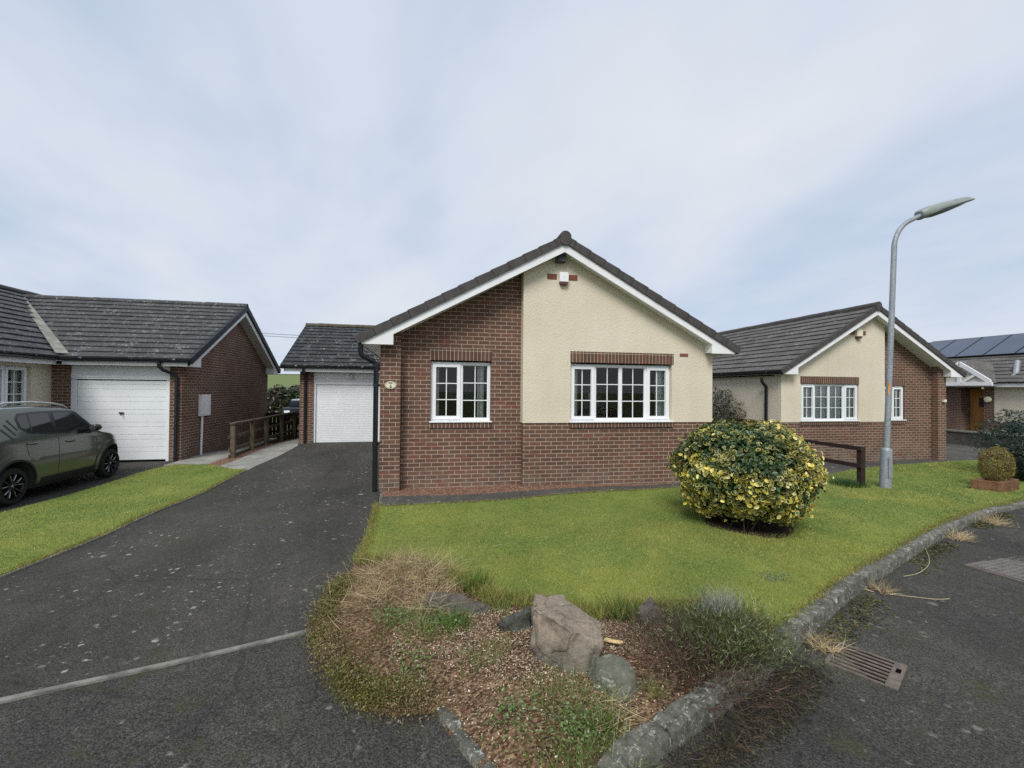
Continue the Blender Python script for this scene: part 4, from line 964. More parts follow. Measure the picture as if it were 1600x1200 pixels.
# ------------------------------------------------------------------ drain grate and manhole cover
def quad_frame(c, u, v):
    c = Vector(c); u = Vector(u); v = Vector(v); return lambda p: tuple(c + u * p[0] + v * p[1] + Vector((0, 0, p[2])))
gz0 = road_z(3.3, 2.85)
dg = thing('drain_grate', (3.33, 2.86, gz0), 'rusty brown slotted drain grate in the gutter of the road', 'drain grate')
du = Vector((3.045 - 3.43, 2.93 - 3.155, 0)).normalized(); dv = Vector((du.y * -1, du.x, 0)); dv = dv if dv.y < 0 else -dv
Td = quad_frame((3.42, 3.15, gz0 + .004), du, dv)
mb = MB(Td); W_, L_ = .42, .44
for a_, b_ in (((0, 0), (W_, .03)), ((0, L_ - .075), (W_, L_))): mb.box((*a_, -.06), (*b_, .010))
for k in range(8):
    x = k * (W_ - .022) / 7; mb.box((x, .031, -.06), (x + .022, L_ - .0755, .009))
mb.build('grate_bars', IRON, dg, bevel=.003)
mb = MB(Td); mb.box((-.01, -.01, -.16), (W_ + .01, L_ + .01, -.10)); mb.build('gully', DARKV, dg); mb = MB(Td); mb.box((.002, .031, -.002), (W_ - .002, L_ - .076, .0005)); mb.build('slot_shade_sheet', DARKV, dg)  # black sheet between the bars stands in for the shade in the slots
mb = MB(Td); mb.box((W_ * .25, L_ - .05, .0103), (W_ * .42, L_ - .02, .0112)); mb.build('lifting_slot', DARKV, dg)
mz = road_z(7, 4.1)
mh = thing('manhole_cover', (7.0, 4.0, mz), 'worn rectangular iron manhole cover set in the road at the right', 'manhole cover')
mu = Vector((7.106 - 6.508, 4.398 - 4.311, 0)).normalized(); mv = Vector((mu.y, -mu.x, 0))
Tm = quad_frame((6.51, 4.31, mz + .006), mu, mv)
mb = MB(Tm); mb.box((0, 0, -.05), (1.15, .62, .0)); mb.build('frame', IRON, mh)
mb = MB(Tm)
for i in range(2):
    x0_, x1_ = .04 + i * .54, .57 + i * .54; mb.box((x0_, .04, .0005), (x1_, .58, .008))
    for a in range(7):
        for b in range(8): 
            xx, yy = x0_ + .03 + a * .07, .065 + b * .064; mb.box((xx, yy, .0082), (xx + .045, yy + .022, .014))
mb.build('lid', IRON_R, mh)

# ------------------------------------------------------------------ vegetation generators (numpy)
def unit(v): return v / np.maximum(np.linalg.norm(v, axis=-1, keepdims=True), 1e-9)
def strands(base, dirs, length, width, col, bend=.5, seg=3, grav=None, tipcol=None):
    """thin ribbons: base (n,3), dirs (n,3) unit, length (n,), width (n,), col (n,3)"""
    n = len(base); side = unit(np.cross(dirs, rng.normal(size=(n, 3))))
    bdir = unit(rng.normal(size=(n, 3)) * [1, 1, .3]) if grav is None else np.tile(np.array([[0, 0, -1.]]), (n, 1))
    V = np.zeros((n, seg + 1, 2, 3)); C = np.zeros((n, seg + 1, 2, 3)); p = base.copy(); d = dirs.copy()
    for k in range(seg + 1):
        w = (width * (1 - .85 * k / seg))[:, None]
        V[:, k, 0] = p - side * w / 2; V[:, k, 1] = p + side * w / 2
        cc = col if tipcol is None else col * (1 - k / seg) + tipcol * (k / seg)
        C[:, k, 0] = cc; C[:, k, 1] = cc
        d = unit(d + bdir * (bend / seg)[:, None] if isinstance(bend, np.ndarray) else d + bdir * bend / seg); p = p + d * (length / seg)[:, None]
    idx = np.arange(n)[:, None] * (seg + 1) * 2; F = []
    for k in range(seg):
        a = idx[:, 0] + 2 * k; F.append(np.stack([a, a + 1, a + 3, a + 2], 1))
    return V.reshape(-1, 3), np.concatenate(F), C.reshape(-1, 3)
def leaves(pos, nrm, size, col, asp=.5, fold=.25):
    n = len(pos); a = unit(np.cross(nrm, rng.normal(size=(n, 3)))); b = np.cross(nrm, a); s = size[:, None]
    V = np.stack([pos - a * s * .5, pos + b * s * asp * .5 + nrm * s * fold * .3, pos + a * s * .5, pos - b * s * asp * .5 + nrm * s * fold * .3], 1)
    F = np.arange(n)[:, None] * 4 + np.array([[0, 1, 2, 3]]); F = np.concatenate([F[:, [0, 1, 2]], F[:, [0, 2, 3]]])
    return V.reshape(-1, 3), F, np.repeat(col, 4, 0)
def join(parts):
    V, F, C, o = [], [], [], 0
    for v, f, c in parts:
        if f.shape[1] == 4: f = np.concatenate([f[:, [0, 1, 2]], f[:, [0, 2, 3]]])
        V.append(v); F.append(f + o); C.append(c); o += len(v)
    return np.concatenate(V), np.concatenate(F), np.concatenate(C)
def pick(cols, n, jit=.15):
    c = np.array(cols)[rng.integers(0, len(cols), n)]; return np.clip(c * (1 + rng.normal(0, jit, (n, 1))), 0, 1)
def vnoise(x, y, s, seed=0):
    r_ = np.random.default_rng(seed); out = 0
    for k in range(5):
        a = r_.uniform(0, 6.28); f = s * (1.5 ** k); ph = r_.uniform(0, 6.28, 2)
        out = out + np.sin((x * math.cos(a) + y * math.sin(a)) * f + ph[0]) * np.cos((-x * math.sin(a) + y * math.cos(a)) * f * .83 + ph[1]) / (1 + k * .5)
    return out

# ---- lawn grass
def grass_on(poly, holes, dens, dz, seed, far=30):
    xs_ = [p[0] for p in poly]; ys_ = [p[1] for p in poly]; x0_, x1_, y0_, y1_ = min(xs_), min(max(xs_), 21), min(ys_), max(ys_)
    r_ = np.random.default_rng(seed); n = int((x1_ - x0_) * (y1_ - y0_) * dens)
    x = r_.uniform(x0_, x1_, n); y = r_.uniform(y0_, y1_, n); d = np.hypot(x, y)
    keep = in_poly(x, y, poly) & (r_.random(n) < np.clip((4.6 / d) ** 1.45, .03, 1))
    for (cx, cy, rx, ry) in holes: keep &= ((x - cx) / rx) ** 2 + ((y - cy) / ry) ** 2 > 1
    x, y, d = x[keep], y[keep], d[keep]; n = len(x)
    z = terr(x, y) + dz - .004
    m = vnoise(x, y, 1.1, 3) * .6 + vnoise(x, y, 3.2, 5) * .5 + vnoise(x, y, 9, 8) * .25 + np.clip((4.9 - y) * .35, -.45, .5)
    g1 = np.array([.095, .175, .055]); g2 = np.array([.36, .365, .10]); g3 = np.array([.50, .45, .20])
    t = np.clip(.46 + m * .80 + r_.normal(0, .22, n), 0, 1)[:, None]
    c = g1 * (1 - t) + g2 * t; dry = (r_.random(n) < .06)[:, None]; c = np.where(dry, g3 * 1.15, c)
    c = c * (1 + r_.normal(0, .14, (n, 1)))
    L = r_.uniform(.014, .034, n) * (1 + .3 * m); w = np.maximum(.0042, d * .00085)
    dirs = unit(np.stack([r_.normal(0, .75, n), r_.normal(0, .75, n), np.ones(n)], 1))
    return strands(np.stack([x, y, z], 1), dirs, np.maximum(L, .010), w, np.clip(c, .005, 1), .5, 2)
g1 = grass_on(LAWN_MAIN, [(4.47, 5.46, .54, .36)], 9000, .045, 21); g2 = grass_on(LAWN_SIDE, [], 6500, .03, 22)
V, F, C = join([g1, g2]); tag(raw_mesh('grass', V, F, GRASSM, C), 'short mossy mown grass over the lawns', 'grass', None, 'stuff')

# ---- shaggy grass fringe along lawn edges
def along(poly, n, spread, seed):
    r_ = np.random.default_rng(seed); segs = [(np.array(poly[i]), np.array(poly[i + 1])) for i in range(len(poly) - 1)]
    L = np.array([np.linalg.norm(b - a) for a, b in segs]); k = r_.choice(len(segs), n, p=L / L.sum()); t = r_.random(n)[:, None]
    A = np.array([s_[0] for s_ in segs])[k]; B = np.array([s_[1] for s_ in segs])[k]
    return A + (B - A) * t + r_.normal(0, spread, (n, 2))
parts = []
for poly, n, sp, dz, lo, hi in (([(-.66,7.2),(-.64,6),(-.67,5.1)], 2500, .03, .04, .03, .07), (KERB_IN[6:13], 5000, .025, .06, .02, .05), (LAWN_SIDE[0:8], 5000, .03, .03, .02, .06), (LAWN_MAIN[3:12], 5200, .06, .06, .04, .13), ([(-.6,7.06),(.44,7.16),(1.75,7.20),(4.8,7.66)], 3000, .02, .045, .02, .04)):
    q = along(poly, n, sp, n); z = terr(q[:, 0], q[:, 1]) + dz
    parts.append(strands(np.stack([q[:, 0], q[:, 1], z], 1), unit(np.stack([rng.normal(0, .5, n), rng.normal(0, .5, n), np.ones(n)], 1)), rng.uniform(lo, hi, n), rng.uniform(.004, .007, n), pick([(.14, .20, .03), (.22, .26, .04), (.34, .30, .10), (.40, .32, .15)], n), .7, 3))
V, F, C = join(parts); tag(raw_mesh('edge_grass', V, F, GRASSM, C), 'shaggy unmown grass fringing the lawn edges', 'grass', None, 'stuff')

# ---- variegated holly bush
def blob_surface(n, c, r, seed, depth=.2, lump=.09, zmin=-1., sqm=.82):
    r_ = np.random.default_rng(seed); d = unit(r_.normal(size=(n, 3))); d = d[d[:, 2] > zmin]; n = len(d)
    ph = r_.uniform(0, 6.28, 9)
    l = sum(np.sin(d[:, 0] * (2.5 + 1.7 * k) + ph[k]) * np.sin(d[:, 1] * (2.2 + 1.9 * k) + ph[k + 3]) * np.sin(d[:, 2] * (2.8 + 1.3 * k) + ph[k + 6]) for k in range(3))
    rad = 1 + lump * l - depth * r_.random(n) ** 1.7
    sq = d / np.maximum(np.abs(d).max(1, keepdims=True), .01); shape = d * sqm + sq * (1 - sqm) * .62
    return np.array(c) + shape * np.array(r) * rad[:, None], unit(d / np.array(r)), rad, d
def holly(root, c, r, n):
    P, N, rad, d = blob_surface(n, c, r, 5, .24, .10, -.80, .95); n = len(P)
    low = np.clip(-d[:, 2] - .1, 0, 1)[:, None]; P[:, :2] -= (P[:, :2] - np.array(c[:2])) * low * .22; P = P + N * np.where(rng.random((n, 1)) < .12, rng.uniform(.02, .075, (n, 1)), 0) * np.array(r).max()
    nn = unit(N + rng.normal(0, .55, (n, 3)) + np.array([0, 0, .15]))
    a = unit(np.cross(nn, rng.normal(size=(n, 3)))); b = np.cross(nn, a); s = rng.uniform(.036, .068, n)
    K = 8; ang = np.linspace(0, 2 * np.pi, K, endpoint=False)
    prof = np.array([1, .78, .62, .78, 1, .78, .62, .78])
    pu = np.cos(ang) * prof * .5; pv = np.sin(ang) * .30 * np.array([1, 1.15, 1, 1.15, 1, 1.15, 1, 1.15])
    cup = np.abs(np.sin(ang)) * .12
    s = s * 1.12
    ring = lambda k_: (P[:, None] + (a[:, None] * pu[None, :, None] + b[:, None] * pv[None, :, None]) * (s * k_)[:, None, None] + nn[:, None] * (cup[None, :, None] * (s * k_)[:, None, None]))
    Vv = np.concatenate([P[:, None] - nn[:, None] * (s * .03)[:, None, None], ring(np.full(n, .60)), ring(np.ones(n))], 1)
    # where the crown is plain green and where it is yellow
    m = vnoise(d[:, 0] * 2.1 + d[:, 1], d[:, 2] * 2.6 - d[:, 1] * .7, 1.6, 9) * .6 + vnoise(d[:, 0] * 2.1 + d[:, 1], d[:, 2] * 2.6 - d[:, 1] * .7, 5.5, 19) * .75
    gz = np.exp(-(((P[:, 0] - (c[0] - .42)) / .42) ** 2 + ((P[:, 2] - (c[2] + .36)) / .34) ** 2))
    yl = np.clip(.82 + .42 * m - .95 * gz + rng.normal(0, .2, n) - .35 * (1.05 - rad) / .26 * .6, 0, 1)
    green = pick([(.022, .050, .016), (.034, .066, .02), (.05, .085, .028)], n, .2); yel = pick([(.80, .66, .10), (.86, .75, .20), (.70, .60, .11), (.88, .80, .36)], n, .12)
    edge = np.where(yl[:, None] > .34, yel * (.55 + .45 * yl[:, None]), green * 1.35); inner = np.where((yl[:, None] > .90), yel * .85, green * (1 + .5 * yl[:, None]))
    Cc = np.concatenate([inner[:, None], np.repeat(inner[:, None], K, 1), np.repeat(edge[:, None], K, 1)], 1)
    T_ = 1 + 2 * K; F_ = []
    for k in range(K):
        k2 = (k + 1) % K; F_ += [(0, 1 + k, 1 + k2), (1 + k, 1 + K + k, 1 + K + k2), (1 + k, 1 + K + k2, 1 + k2)]
    F_ = (np.arange(n)[:, None, None] * T_ + np.array(F_)[None]).reshape(-1, 3)
    raw_mesh('foliage', Vv.reshape(-1, 3), F_, LEAFM, Cc.reshape(-1, 3), root)
    # dark branches, and inner leaves with shade put into their colour
    nb = 260; base = np.array([c[0], c[1], .05]) + rng.normal(0, .16, (nb, 3)) * [1, 1, 0]
    tgt, _, _, _ = blob_surface(nb * 2, c, tuple(x * .84 for x in r), 8, .3, .1, -.7); tgt = tgt[:nb]; base = base[:len(tgt)]
    dv = tgt - base; L = np.linalg.norm(dv, axis=1)
    v1 = strands(base, unit(dv), L, np.full(len(L), .022), pick([(.05, .04, .03), (.035, .03, .022)], len(L)), .12, 4)
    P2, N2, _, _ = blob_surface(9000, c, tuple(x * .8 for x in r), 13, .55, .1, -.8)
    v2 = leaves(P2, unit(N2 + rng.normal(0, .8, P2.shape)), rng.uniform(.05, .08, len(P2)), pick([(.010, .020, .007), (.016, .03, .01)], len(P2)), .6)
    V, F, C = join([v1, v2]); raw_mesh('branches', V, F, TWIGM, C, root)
hb = thing('holly_bush', (4.55, 5.5, .13), 'large rounded green and yellow variegated bush on the front lawn', 'bush')
holly(hb, (4.45, 5.55, .85), (.93, .92, .745), 17000)

# ---- twiggy grey-green shrub between the houses
def bushy(root, c, r, n, cols, size, seed, depth=.5, lump=.15, asp=.45, twigs=120, stick=.15, zmin=-.9, mat=None):
    P, N, rad, d = blob_surface(n, c, r, seed, depth, lump, zmin); n = len(P)
    shade = pick(cols, n, .22)
    v1 = leaves(P, unit(N + rng.normal(0, .8, (n, 3))), rng.uniform(*size, n), shade, asp)
    raw_mesh('foliage', *v1[:2], mat or LEAFM, v1[2], root)
    if twigs:
        base = np.array([[c[0], c[1], c[2] - r[2]]]) + rng.normal(0, .08, (twigs, 3)) * [1, 1, 0]
        tg, _, _, _ = blob_surface(twigs * 3, c, tuple(x * (1 + stick) for x in r), seed + 1, .4, lump, -.4); tg = tg[:twigs]; base = base[:len(tg)]
        dv = tg - base; L = np.linalg.norm(dv, axis=1)
        v2 = strands(base, unit(dv), L, np.full(len(L), min(.03, .012 * max(r))), pick([(.06, .05, .04), (.09, .08, .06)], len(L)), .15, 4)
        raw_mesh('stems', v2[0], v2[1], TWIGM, v2[2], root)
sh = thing('grey_shrub', (9.1, 13.2, 0), 'loose grey-green shrub between the two bungalows, behind the yellow bush', 'shrub')
bushy(sh, (9.25, 13.2, 1.0), (1.25, .9, 1.15), 12000, [(.04, .05, .03), (.06, .07, .045), (.09, .095, .07), (.03, .036, .022)], (.05, .095), 31, .6, .2, .4, 260, .18)
# ---- golden topiary in a brick planter
pt = thing('box_planter', (12.2, 7.5, -.09), 'small low reddish brown box planter standing on the lawn at the right', 'planter')
TP = lambda p: (11.79 + .965 * p[0] - .645 * p[1], 7.10 + .27 * p[0] + .765 * p[1], p[2])
mb = MB(TP); mb.box((0, 0, -.2), (.86, .10, .165)); mb.box((0, .38, -.2), (.86, .48, .165)); mb.box((0, .101, -.2), (.10, .379, .165)); mb.box((.76, .101, -.2), (.86, .379, .165))
mb.build('wall', plain('planter_brown', (.15, .082, .045), .9, .2, var=.4, scale=11, bump=.6, bscale=30), pt, bevel=.008)
mb = MB(TP); mb.box((.10, .10, -.2), (.76, .38, .11)); mb.build('soil', SOIL, pt)
tp = thing('topiary_bush', (12.1, 7.4, .1), 'clipped golden round conifer growing in the low brown planter', 'bush')
bushy(tp, (12.12, 7.42, .45), (.30, .30, .42), 6500, [(.22, .18, .04), (.28, .23, .05), (.14, .13, .03), (.24, .16, .05)], (.022, .05), 41, .22, .06, .3, 40, 0)
# ---- dark conifers at the right edge
for i, (x, y, rx, rz, lb) in enumerate(((14.62, 8.35, .92, .93, 'tallest dark green spreading conifer at the right edge beside the low wall'), (14.35, 7.95, .62, .40, 'low dark juniper spreading at the foot of the tall conifer'))):
    cf = thing('conifer_shrub', (x, y, -.1), lb, 'shrub')
    bushy(cf, (x, y, -.1 + rz * .9), (rx, rx, rz), 5500, [(.012, .03, .022), (.02, .045, .03), (.03, .06, .04)], (.05, .11), 50 + i, .5, .22, .3, 60, .05)
sp = thing('small_shrub', (16.9, 12.0, -.1), 'small dark green plant at the brick corner beyond the lamp', 'plant')
bushy(sp, (17.3, 12.3, .18), (.32, .3, .32), 900, [(.02, .045, .015), (.03, .06, .02)], (.05, .09), 60, .5, .2, .5, 12)
pw = thing('wall_plant', (22.6, 12.6, 0), 'leafy plant growing against the cream wall at the right', 'plant')
bushy(pw, (22.7, 13.3, .2), (.35, .4, .3), 900, [(.03, .06, .03), (.05, .08, .045)], (.06, .1), 61, .5, .2, .5, 12)

# ---- hedge, small tree on the crest and overhead wires behind
hg = thing('hedge', (-11, 38, 0), 'brown-green hedge at the foot of the field behind the gardens', 'hedge')
parts = []
for k in range(16):
    cx = -20 + k * 1.5; cz = .62 + .12 * math.sin(k * 2.1); P, N, _, _ = blob_surface(2600, (cx, 38, cz), (1.15, .8, 1.0 + .35 * (k > 5 and k < 9)), 70 + k, .5, .2, -.9)
    parts.append(leaves(P, unit(N + rng.normal(0, .8, P.shape)), rng.uniform(.2, .34, len(P)), pick([(.035, .035, .018), (.05, .044, .025), (.03, .04, .017), (.055, .048, .03)], len(P)), .5))
V, F, C = join(parts); raw_mesh('foliage', V, F, LEAFM, C, hg)
hs = thing('garden_bush', (-10.6, 36, 0), 'rounded dark green bush above the hedge, left of the set back garage', 'bush')
bushy(hs, (-9.55, 37.2, 1.45), (.75, .6, .6), 900, [(.03, .05, .022), (.04, .065, .028)], (.12, .2), 90, .5, .2, .5, 20)
tr = thing('small_tree', (-78, 215, 7), 'small bare looking tree standing alone on the crest of the field', 'tree')
tb = far_z(np.array(-79.), np.array(215.)); tb = float(tb)
mb = MB(); mb.tube([(-79, 215, tb - .3), (-79.1, 215, tb + 1.0), (-78.9, 215, tb + 2.2)], [.3, .22, .1], 8); mb.build('trunk', WOODG, tr)
P, N, _, _ = blob_surface(900, (-79, 215, tb + 2.6), (3.4, 2, 1.4), 95, .6, .3); v_ = leaves(P, unit(N + rng.normal(0, .8, P.shape)), rng.uniform(.4, .8, len(P)), pick([(.07, .075, .05), (.09, .085, .06)], len(P)), .5); raw_mesh('crown', v_[0], v_[1], LEAFM, v_[2], tr)
for zz, lb in ((8.35, 'upper of two thin overhead wires across the sky between the roofs'), (8.05, 'lower of two thin overhead wires across the sky between the roofs')):
    mb = MB(); mb.tube([(-70 + k * 10, 60, zz + .25 - .032 * (k * 10 - 50) + .0012 * (k * 10 - 50) ** 2 * .3) for k in range(13)], .03, 6)
    tag(mb.build('overhead_wire', BLACKP, origin=(-10, 60, zz)), lb, 'wire', 'overhead wires')

# ------------------------------------------------------------------ rocks
def hull_rock(pts, loc, mat, label, seed, rot=-18, rough=.026, soft=.7):
    from mathutils import noise as mn
    bm = bmesh.new(); [bm.verts.new(p_) for p_ in pts]; bmesh.ops.convex_hull(bm, input=bm.verts[:])
    bmesh.ops.delete(bm, geom=[v for v in bm.verts if not v.link_faces], context='VERTS')
    es = [e for e in bm.edges if len(e.link_faces) == 2 and e.calc_face_angle(0) > .1]
    bmesh.ops.bevel(bm, geom=es, offset=.012 * soft, segments=2, profile=.5, affect='EDGES', clamp_overlap=True)
    for _ in range(4):
        L = [e for e in bm.edges if e.calc_length() > .022]
        if not L: break
        bmesh.ops.subdivide_edges(bm, edges=L, cuts=1, use_grid_fill=True); bmesh.ops.triangulate(bm, faces=[f for f in bm.faces if len(f.verts) > 4])
    bmesh.ops.triangulate(bm, faces=bm.faces[:]); bm.normal_update()
    D = []
    for v in bm.verts:
        q = v.co + Vector((seed, seed * .3, 0)); d_ = mn.fractal(q * 9, 1., 2., 5) * rough + (mn.turbulence(q * 5, 3, True) - .8) * rough * .9; D.append(v.normal * d_)
    for v, d_ in zip(bm.verts, D): v.co += d_
    me = bpy.data.meshes.new('rock'); bm.to_mesh(me); bm.free(); me.materials.append(mat); me.polygons.foreach_set('use_smooth', [True] * len(me.polygons)); me.set_sharp_from_angle(angle=R(32))
    o = bpy.data.objects.new('rock', me); COL.objects.link(o); o.location = loc; o.rotation_euler = (0, 0, R(rot)); return tag(o, label, 'rock', 'rocks in the planted bed')
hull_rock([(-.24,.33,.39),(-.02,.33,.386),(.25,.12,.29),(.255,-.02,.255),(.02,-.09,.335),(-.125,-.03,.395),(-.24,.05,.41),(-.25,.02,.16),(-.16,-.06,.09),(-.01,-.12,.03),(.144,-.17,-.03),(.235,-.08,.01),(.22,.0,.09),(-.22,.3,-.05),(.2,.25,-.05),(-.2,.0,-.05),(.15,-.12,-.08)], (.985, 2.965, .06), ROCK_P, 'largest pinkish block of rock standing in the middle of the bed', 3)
hull_rock([(-.32,.05,.10),(-.25,.12,.145),(-.05,.14,.155),(.28,-.02,.10),(.32,-.05,.03),(.2,-.12,.0),(-.02,-.15,0),(-.15,-.12,.02),(-.28,-.05,.03),(-.28,.15,-.05),(.3,.1,-.05),(.2,-.12,-.05),(-.2,-.12,-.05)], (.31, 3.82, .085), ROCK_G, 'long flat grey rock lying beside the dry grass', 5, -12)
hull_rock([(-.14,0,.07),(.15,.05,.18),(.15,0,.03),(-.03,-.08,-.04),(-.06,-.06,.06),(.1,.1,.15),(-.1,.1,-.05),(.16,.12,-.05),(.0,.02,.13)], (.70, 3.43, .11), ROCK_D, 'small dark rock leaning on the left of the largest rock', 8)
hull_rock([(-.17,0,.05),(-.12,.08,.16),(0,.12,.19),(.12,.1,.18),(.18,.03,.11),(.19,0,.03),(.12,-.1,-.02),(.02,-.13,-.02),(-.08,-.06,.08),(0,-.07,.12),(.1,-.06,.11),(-.18,-.02,-.02),(.1,.15,-.05),(-.15,.15,-.05)], (1.195, 2.70, .075), ROCK_L, 'rounded lichen covered stone in front of the largest rock', 12, -20, .02, 1.3)
hull_rock([(-.11,0,.02),(-.115,0,.14),(-.08,.02,.2),(0,.03,.27),(.06,.03,.22),(.13,.02,.1),(.13,0,-.02),(0,-.08,-.02),(-.03,-.06,.15),(-.08,.12,-.03),(.1,.12,-.03)], (1.82, 3.33, .07), ROCK_G, 'upright grey stone beside the brown twiggy shrub', 15, -22)

# ------------------------------------------------------------------ bed planting
def bz(x, y): return np.array([bed_h(float(a), float(b)) for a, b in zip(np.atleast_1d(x), np.atleast_1d(y))])
def clump(name, x, y, n, spread, L, wdt, cols, label, cat, group=None, bend=.6, up=1.0, lean_=.35, mat=None, grav=None, tip=None):
    z0 = float(bz(x, y)[0]) if in_poly(np.array([x]), np.array([y]), BED)[0] else tz(x, y) + .03
    b = np.stack([x + np.clip(rng.normal(0, spread, n), -1.7 * spread, 1.7 * spread), y + np.clip(rng.normal(0, spread, n), -1.7 * spread, 1.7 * spread), np.full(n, z0 - .01)], 1)
    out = unit(np.stack([(b[:, 0] - x) / max(spread, .01) * lean_ + rng.normal(0, .18, n), (b[:, 1] - y) / max(spread, .01) * lean_ + rng.normal(0, .18, n), np.full(n, up)], 1))
    v = strands(b, out, rng.uniform(*L, n), rng.uniform(*wdt, n), pick(cols, n), bend, 4, grav, None)
    o = raw_mesh(name, v[0], v[1], mat or LEAFM, v[2], None, (x, y, z0)); return tag(o, label, cat, group)
GR = [(.08, .16, .03), (.12, .21, .04), (.06, .12, .02)]; STR = [(.52, .42, .25), (.62, .52, .33), (.42, .32, .18), (.36, .27, .15)]
DG = 'daffodil leaf clumps in the bed'
clump('daffodil_clump', .53, 4.28, 110, .06, (.14, .24), (.008, .013), GR, 'upright green daffodil leaves behind the long flat rock', 'plant', DG, .25)
clump('daffodil_clump', .30, 3.55, 90, .06, (.10, .19), (.007, .012), GR, 'bright green daffodil leaves left of the small dark rock', 'plant', DG, .35)
clump('daffodil_clump', 1.68, 3.56, 110, .055, (.14, .24), (.008, .013), GR, 'green daffodil leaves between the largest rock and the upright grey stone', 'plant', DG, .25)
clump('daffodil_clump', 1.02, 2.42, 50, .03, (.10, .17), (.008, .013), GR, 'short daffodil shoots beside the kerb at the front of the bed', 'plant', DG, .25)
GG = 'green grass tufts in the bed'
for i, (x, y, n, s_, lb) in enumerate(((.05, 3.5, 260, .10, 'soft green grass tuft in the middle of the mossy ground'), (.92, 2.62, 420, .13, 'large soft green grass tuft left of the lichen covered stone'), (.98, 2.30, 300, .10, 'bright grass tuft at the tip of the bed by the kerb'), (.72, 2.22, 260, .09, 'grass tuft with broad blades at the very front of the bed'), (1.45, 2.62, 70, .035, 'tiny grass tuft right of the lichen covered stone'), (.40, 3.05, 120, .07, 'thin grass tuft in the bark chips'), (1.3, 3.52, 200, .09, 'grass tuft directly behind the largest rock'), (.55, 3.2, 60, .04, 'small grass tuft in front of the small dark rock'), (-.12, 3.72, 320, .12, 'loose grass tuft below the curly dead stems'), (.62, 3.78, 160, .07, 'grass tuft between the long flat rock and the small dark rock'), (-.02, 2.98, 140, .09, 'sparse grass tuft at the mossy front rim'))):
    clump('grass_tuft', x, y, n, s_, (.06, .15), (.003, .006), [(.11, .18, .035), (.16, .23, .05), (.22, .26, .08), (.09, .14, .03)], lb, 'grass', GG, .9)
# pale dead grass heaps
def heap(name, x, y, n, sx, sy, h, L, cols, label, cat, wdt=(.002, .0045), flat=.5, mat=None, group=None):
    bx_ = x + rng.normal(0, sx, n); by_ = y + rng.normal(0, sy, n); f = np.exp(-((bx_ - x) ** 2 / (2.2 * sx ** 2) + (by_ - y) ** 2 / (2.2 * sy ** 2)))
    z0 = terr(bx_, by_) + .04; b = np.stack([bx_, by_, z0 + f * h * rng.random(n)], 1)
    d = unit(np.stack([rng.normal(0, 1, n), rng.normal(0, 1, n), rng.normal(.25, flat, n)], 1))
    v = strands(b, d, rng.uniform(*L, n), rng.uniform(*wdt, n), pick(cols, n), 1.4, 5)
    o = raw_mesh(name, v[0], v[1], mat or DRYM, v[2], None, (x, y, tz(x, y))); return tag(o, label, cat, group)
heap('dead_grass', -.12, 4.60, 3000, .25, .20, .17, (.12, .34), STR + STR + [(.26, .19, .11), (.22, .21, .08), (.14, .15, .05)], 'heap of pale dead grass at the corner of lawn and drive', 'dead grass', group='dead grass heaps')
heap('dead_grass', .12, 3.92, 480, .12, .09, .12, (.15, .36), STR, 'curly pale dead stems at the left end of the long flat rock', 'dead grass', group='dead grass heaps')
heap('dead_grass', -.40, 4.2, 900, .14, .18, .13, (.10, .28), STR + [(.2, .14, .07)], 'dry straw tangle spilling towards the drive', 'dead grass', group='dead grass heaps')
heap('dead_grass', 1.12, 2.50, 130, .07, .06, .1, (.14, .3), STR, 'few bent pale dead stalks beside the kerb', 'dead grass', group='dead grass heaps')
# olive creeping mat round the left rim
rim = [(-.73,4.75),(-.78,4.3),(-.76,3.87),(-.64,3.47),(-.45,3.11),(-.27,2.93),(.05,2.83)]
q = along(rim, 26000, .062, 77); q2 = np.stack([rng.normal(-.27, .25, 13000), rng.normal(3.42, .40, 13000)], 1); q2 = q2[in_poly(q2[:, 0], q2[:, 1], BED)]; q = np.concatenate([q, q2]); n = len(q)
z = terr(q[:, 0], q[:, 1]) + .012 + .095 * rng.random(n) ** 1.3 * np.clip(.75 + .4 * vnoise(q[:, 0], q[:, 1], 5, 4), .15, 1.3)
hue = vnoise(q[:, 0], q[:, 1], 4, 12)[:, None]
cc = np.where(hue > rng.normal(.1, .5, (n, 1)), pick([(.17, .155, .035), (.22, .19, .045), (.12, .125, .03), (.10, .12, .03)], n), pick([(.25, .18, .08), (.19, .13, .06), (.30, .23, .11), (.14, .12, .04)], n))
v1 = leaves(np.stack([q[:, 0], q[:, 1], z], 1), unit(rng.normal(0, .8, (n, 3)) + [0, 0, .8]), rng.uniform(.010, .024, n), cc * .9, .42)
m_ = 5000; k = rng.integers(0, len(q), m_); b = np.stack([q[k, 0], q[k, 1], z[k] - .03], 1)
v2 = strands(b, unit(np.stack([rng.normal(0, .8, m_), rng.normal(0, .8, m_), np.ones(m_) * .6], 1)), rng.uniform(.02, .06, m_), rng.uniform(.002, .0035, m_), pick([(.24, .20, .07), (.38, .29, .15), (.16, .15, .05), (.20, .13, .08), (.12, .13, .04)], m_), .9, 3)
V, F, C = join([v1, v2]); tag(raw_mesh('ground_cover', V, F, LEAFM, C), 'olive green creeping ground cover over the left rim of the bed', 'ground cover', None, 'stuff')
